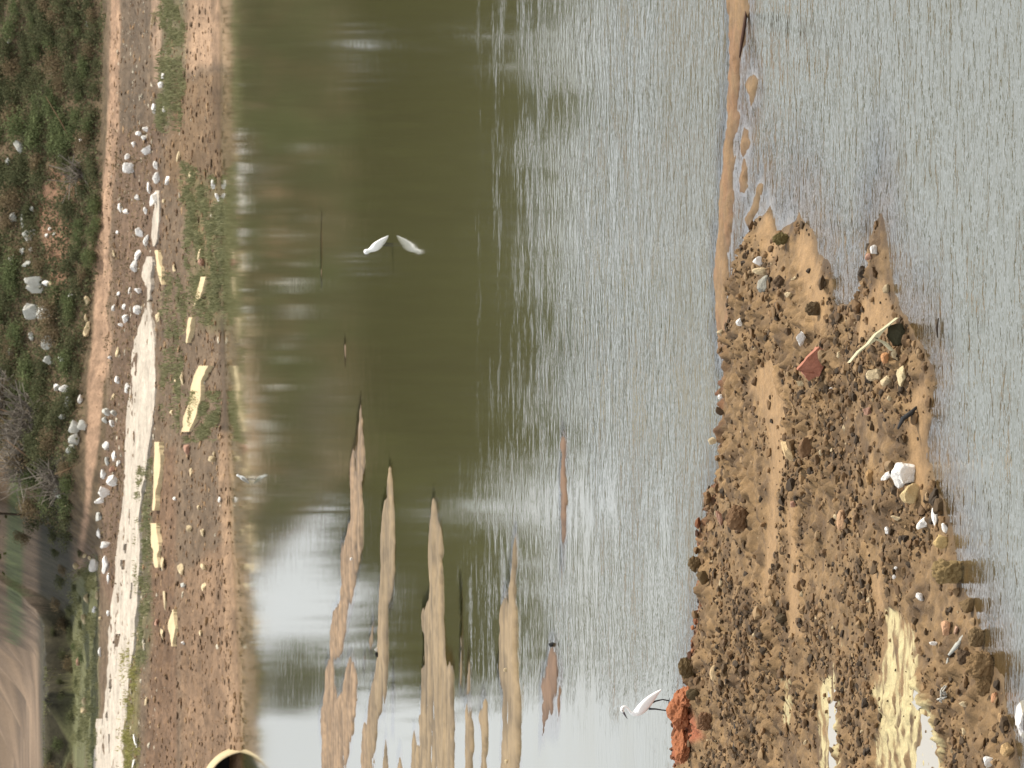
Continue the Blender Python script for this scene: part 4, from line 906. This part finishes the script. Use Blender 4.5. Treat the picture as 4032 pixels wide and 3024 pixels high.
M_grass = leaf_mat('grass_blades', (.15, .155, .075), (.30, .29, .16)); M_grassY = leaf_mat('yellow_grass', (.22, .21, .07), (.38, .35, .14))
# shrub prototypes
protos = []
for k in range(9):
    rs = np.random.RandomState(70 + k); V, Fq, t = leaves(1000, rs, (.8, .55, .42), .045, shell=.5, clump=22)
    me = link('foliage', V + np.array([0, 0, .35]), Fq, M_lf[[0, 0, 1, 0, 2, 0, 1, 2, 0][k]], smooth=False, attr={'tint': t}); protos.append(me.data); bpy.data.objects.remove(me)
stem = tube('stems', [(0, 0, -.1), (.05, 0, .2), (.1, .02, .45)], [.02, .015, .006], M_bark); stem_me = stem.data; bpy.data.objects.remove(stem)
rs = np.random.RandomState(5)
veg = []
for k in range(2200):
    px = rs.uniform(-130, 425); py = rs.uniform(-120, 2140)
    lim = 405 if py < 900 else np.interp(py, [900, 1400, 2140], [385, 340, 290])
    if px > lim: continue
    if inpoly(np.array([px]), np.array([py]), FZ[-1][0])[0] > -6: continue
    if py > 1780 and px < 95: continue
    dn = 1.0 if py < 800 or px > 280 else .55
    if rs.rand() > dn: continue
    if any((px - q[0]) ** 2 / 1.6 + (py - q[1]) ** 2 < 43 ** 2 for q in veg): continue
    if any(abs(px + 12 - q[0]) < q[3] * .5 + 20 and abs(py - q[1]) < q[2] * .5 + 34 for q in items if q[2] * q[3] > 900): continue
    veg.append((px, py))
for k in range(200):    # weeds at the foot of the cut bank
    px = rs.uniform(225, 330); py = rs.uniform(2140, 3080)
    if any((px - q[0]) ** 2 + (py - q[1]) ** 2 < 46 ** 2 for q in veg): continue
    veg.append((px, py))
KN = ['dark ivy-like', 'dark ivy-like', 'bright green', 'dark ivy-like', 'dry brownish', 'dark ivy-like', 'bright green', 'dry brownish', 'dark ivy-like']
veg.sort(key=lambda q: q[1]); cnt = defaultdict(int); rec = []
for k, (px, py) in enumerate(veg):
    x, y, z = hit(px, py, far_hb, *FR)
    kind = rs.randint(9)
    if inpoly(np.array([px]), np.array([py]), [(0, 500), (200, 440), (330, 380), (330, 640), (150, 620), (0, 640)])[0] > 0: kind = 2
    if px > 320 and 760 < py < 1050: kind = 6
    if py > 1350 and px < 120 and py < 2140: kind = 4 if rs.rand() < .75 else 0
    s = rs.uniform(.55, 1.0) * (.75 if px > 300 else 1) * (y / 165)
    if py > 2140: s *= .5
    rowt = 'upper' if px < 140 else 'middle' if px < 280 else 'lower'
    rec.append((x, y, z, s, kind, (KN[kind], rowt)))
    cnt[(KN[kind], rowt)] += 1
run = defaultdict(int)
for k, (x, y, z, s, kind, key) in enumerate(rec):
    run[key] += 1
    e = empty('shrub', (x, y, z), rs.uniform(0, 6.28)); e.scale = (s, s, s * rs.uniform(.7, 1.15))
    tag(e, f'{key[0]} weed bush in {key[1]} row of the far embankment', 'bush', 'weed bushes on the far embankment')
    for nm, me in (('foliage', protos[kind]), ('stems', stem_me)):
        c = bpy.data.objects.new(nm, me); COL.objects.link(c); c.parent = e
def bare_bush(px, py, w_, h_, n, seed, label):
    rs = np.random.RandomState(seed); x, y, z = hit(px, py, far_hb, *FR)
    e = empty('bare_bush', (x, y, z)); tag(e, label, 'bush', 'bare bushes on the embankment'); V = []; Fc = []
    for k in range(n):
        a = rs.uniform(-1, 1); p0 = np.array([a * w_ * .2, rs.uniform(-.2, .2), 0]); p2 = np.array([a * w_ * rs.uniform(.4, 1.1), rs.uniform(-.5, .3), h_ * rs.uniform(.4, 1)])
        p1 = (p0 + p2) / 2 + rs.normal(size=3) * .15; pts = [p0, p1, p2]
        br = [pts] + [[p1, p1 + rs.normal(size=3) * .35 + np.array([0, 0, .2])] for _ in range(3)]
        for q in br:
            for i0 in range(len(q) - 1):
                o_ = len(V); r_ = .013
                for c_ in (q[i0], q[i0 + 1]):
                    for d_ in ((r_, 0, 0), (-r_, .5 * r_, r_), (0, -r_, -r_)): V.append(c_ + np.array(d_))
                Fc += [(o_, o_ + 1, o_ + 4, o_ + 3), (o_ + 1, o_ + 2, o_ + 5, o_ + 4), (o_ + 2, o_, o_ + 3, o_ + 5)]
    link('twigs', V, Fc, M_twig, e, smooth=False); link('root_stem', *[(lambda t: t)(q) for q in ([(-.06, 0, -.2), (.06, 0, -.2), (.05, .05, .3), (-.05, .05, .3), (0, -.06, .3)], [(0, 1, 2, 3), (0, 4, 1), (0, 3, 4), (1, 4, 2), (2, 4, 3)])], M_bark, e)
M_twig = soil_mat('dry_twig', base=(.17, .145, .115), var=.3)
bare_bush(150, 1660, 1.7, 1.5, 60, 1, 'grey leafless bush leaning over dark weeds near the left photo edge'); bare_bush(120, 1830, 1.5, 1.3, 50, 2, 'grey leafless bush at the end of the embankment'); bare_bush(250, 1900, 1.0, .9, 34, 3, 'small leafless bush above tan track near the cut bank')
bare_bush(60, 1560, 1.3, 1.2, 40, 4, 'pale leafless bush at the left photo edge between weeds'); bare_bush(330, 690, .6, .6, 18, 5, 'tiny leafless bush overhanging the tan track')
# low ground cover and grass (uncountable)
def ground_leaves(name, polys, n, size, mat, label, up=.06, seed=1, blades=False, dens=None):
    rs = np.random.RandomState(seed); pts = []
    for q, share in polys:
        xs = [p[0] for p in q]; ys = [p[1] for p in q]
        m = int(n * share); px = rs.uniform(min(xs), max(xs), m); py = rs.uniform(min(ys), max(ys), m)
        ok = inpoly(px, py, q) + (34 if blades else 10) * fbm(px * .03, py * .012, 7, 4) + (rs.normal(size=m) * 10 if blades else 0) > 0
        ok &= fbm(px * .06, py * .02, 8, 4) > (rs.uniform(-.12, .5, m) if blades else rs.uniform(-.5, .45, m))
        for a, b in zip(px[ok], py[ok]):
            pts.append((a, b))
    P_ = np.array(pts)
    # cast in bulk along each ray
    d = ray(P_[:, 0], P_[:, 1]); ys = np.arange(118, 300, .35); out = np.zeros((len(P_), 3)); done = np.zeros(len(P_), bool)
    for y in ys:
        t = y / d[:, 1]; x = d[:, 0] * t; z = HC + d[:, 2] * t; m = ~done
        h = far_hb(x[m], np.full(m.sum(), y)); hitm = z[m] <= h; idx = np.nonzero(m)[0][hitm]
        out[idx] = np.stack([x[idx], np.full(len(idx), y), h[hitm]], 1); done[idx] = True
        if done.all(): break
    p = out[done]; p[:, 1] += rs.uniform(-.3, .3, len(p)); p[:, 2] = far_h(p[:, 0], p[:, 1]) + rs.rand(len(p)) * up
    if blades:
        n_ = len(p); a = rs.uniform(0, 6.28, n_); wv = np.stack([np.cos(a), np.sin(a), 0 * a], 1) * size * .22
        hh = np.stack([rs.normal(size=n_) * .35, rs.normal(size=n_) * .35, np.ones(n_)], 1) * (size * rs.uniform(.6, 1.6, n_))[:, None]
        V = np.stack([p - wv, p + wv, p + wv * .3 + hh, p - wv * .3 + hh], 1).reshape(-1, 3); Fq = np.arange(4 * n_).reshape(n_, 4); t = np.repeat(rs.rand(n_), 4)
    else: V, Fq, t = leafquads(p, size, rs, rs.rand(len(p)))
    tag(link(name, V, Fq, mat, smooth=False, attr={'tint': t}), label, name.replace('_', ' '), kind='stuff')
emb_ = [(-20, -50), (425, -50), (400, 900), (345, 1400), (285, 2140), (150, 2050), (60, 1800), (-20, 1750)]
ground_leaves('ground_cover', [(emb_, 1.0)], 60000, .06, M_lf[0], 'dark creeping weeds covering the far embankment', up=.22, seed=2)
ground_leaves('leaf_litter', [(emb_, 1.0), ([(430, 500), (620, 500), (470, 2300), (400, 2300)], .25)], 26000, .05, M_lf[2], 'dry brown leaf litter and twigs on the embankment', up=.12, seed=3)
ground_leaves('grass', [(FZ[2][0], .5), (FZ[5][0], .9), (FZ[8][0], .3), (FZ[13][0], .7), ([(650, 1050), (760, 1100), (720, 1700), (640, 1650)], .2), ([(350, 2150), (400, 2150), (400, 2300), (330, 2350)], .1), ([(780, 1540), (870, 1540), (870, 1740), (740, 1740)], .35)],
              34000, .10, M_grass, 'short green grass patches on the far bank', up=.02, seed=4, blades=True)
ground_leaves('yellow_grass', [(FZ[9][0], .5), ([(540, 2300), (552, 2300), (535, 3050), (500, 3050)], .5)], 9000, .09, M_grassY, 'yellow-green grass strip below the concrete slab', up=.02, seed=6, blades=True)

# far gravel: small brown clods over the low bank
def far_gravel():
    rs = np.random.RandomState(21); V = []; Fa = []; C = []; n0 = 0; n = 10000
    xs = rs.uniform(-13, 13, n); t = rs.rand(n) ** 1.3 * 33; ys = yw(xs) + t + .2
    h = far_h(xs, ys); px, py = proj(xs, ys, h)
    ok = (px > 430) & (py > -40) & (py < 3060) & (h > .02)
    for q in (FZ[1], FZ[3]): ok &= ~((inpoly(px, py, q[0]) + 60 * fbm(xs, ys, 4, 3) > 0) & (rs.rand(n) < .6))
    xs, ys, h, px = xs[ok], ys[ok], h[ok], px[ok]; n = len(xs)
    pal = np.array([lin(104, 82, 58), lin(134, 104, 74), lin(158, 126, 90), lin(180, 148, 110), lin(228, 216, 190)])
    rub = (px > 460) & (px < 620)
    ci = np.where(rub, rs.choice(5, n, p=[.2, .3, .2, .12, .18]), rs.choice(5, n, p=[.3, .35, .22, .115, .015]))
    sz = .04 + .15 * rs.rand(n) ** 4
    dims = np.stack([sz * rs.uniform(.8, 2., n), sz * rs.uniform(.8, 1.2, n), sz * rs.uniform(.25, .6, n)], 1)
    V, F_, C = merge_rocks(np.stack([xs, ys, h + sz * .08], 1), dims, pal[ci] * .66, rs)
    tag(link('bank_gravel', V, F_, M_grav, cols=C, smooth=False), 'brown clods and gravel scattered over far bank', 'gravel', kind='stuff')
far_gravel()

# trees on top of the far bank, above the frame: the river mirrors them
tp = []
for k in range(3):
    rs_ = np.random.RandomState(30 + k); V, Fq, t = leaves(8500, rs_, (1, .8, 1), .055, shell=.4, clump=26)
    o = link('crown', V, Fq, M_tree, smooth=False, attr={'tint': t}); tp.append(o.data); bpy.data.objects.remove(o)
trees = [(-2.0, 181, 12.3, 4.0, 4.5, 'leaning tree overhanging the flood plain, seen mirrored over the sky gap'), (-2.0, 190, 12.9, 4.0, 6.4, 'round tree next to the leaning tree, seen mirrored'), (2.2, 190, 13.0, 4.1, 6.5, 'tall tree behind middle of the embankment, seen mirrored'),
         (6.6, 188, 12.8, 4.1, 6.3, 'broad tree behind the bare soil patch, seen mirrored'), (11.4, 190, 13.2, 4.3, 6.5, 'tall tree towards the right of the embankment, seen mirrored'), (16.5, 189, 12.8, 4.3, 6.3, 'tree at the right end above bright weeds, seen mirrored'),
         (-5.0, 175, 8.7, 2.9, 2.1, 'low tree at the embankment end above the bare branches, seen mirrored'), (-41.5, 640, 38.5, 5.5, 7.5, 'lone distant tree on the flood plain, seen mirrored at the sky patch'),
         (22, 190, 10.8, 4.3, 4.8, 'tree beyond the right frame edge above the river'), (0, 196, 11.6, 4, 4.4, 'rear tree between round and tall trees, seen mirrored'), (9, 196, 11.8, 4, 4.4, 'rear tree between broad and tall right trees, seen mirrored')]
for k, (x, y, zc, rx, rz, lb) in enumerate(trees):
    gz = float(far_hb(np.array([x]), np.array([y]))[0]); e = empty('tree', (x, y, gz - .2)); tag(e, lb, 'tree', 'trees behind the far bank')
    c = bpy.data.objects.new('crown', tp[k % 3]); COL.objects.link(c); c.parent = e; lean = -6.6 if k == 0 else 0; c.location = (lean, -4 if k == 0 else 0, zc - gz); c.scale = (rx * 1.0, rx * .9, rz * .95); c.rotation_euler.z = k
    hh = zc - gz
    tr = tube('trunk', [(0, 0, 0), (.1 + lean * .2, lean * .1, hh * .4 + .3), (lean * .6, lean * .4, hh * .9), (.05 + lean, lean * .6, hh)], [.24, .18, .12, .05] if y < 250 and x != -5.0 else [.05, .045, .04, .03], M_bark, e, 9)
    for q in range(4):
        a = q * 1.6 + k; tube('limb', [(lean * .6, lean * .4, hh * .85), (lean + math.cos(a) * rx * .3, lean * .6 + math.sin(a) * rx * .3, hh * .95), (lean + math.cos(a) * rx * .6, lean * .6 + math.sin(a) * rx * .6, hh * 1.1)], [.09, .06, .02], M_bark, tr, 6)
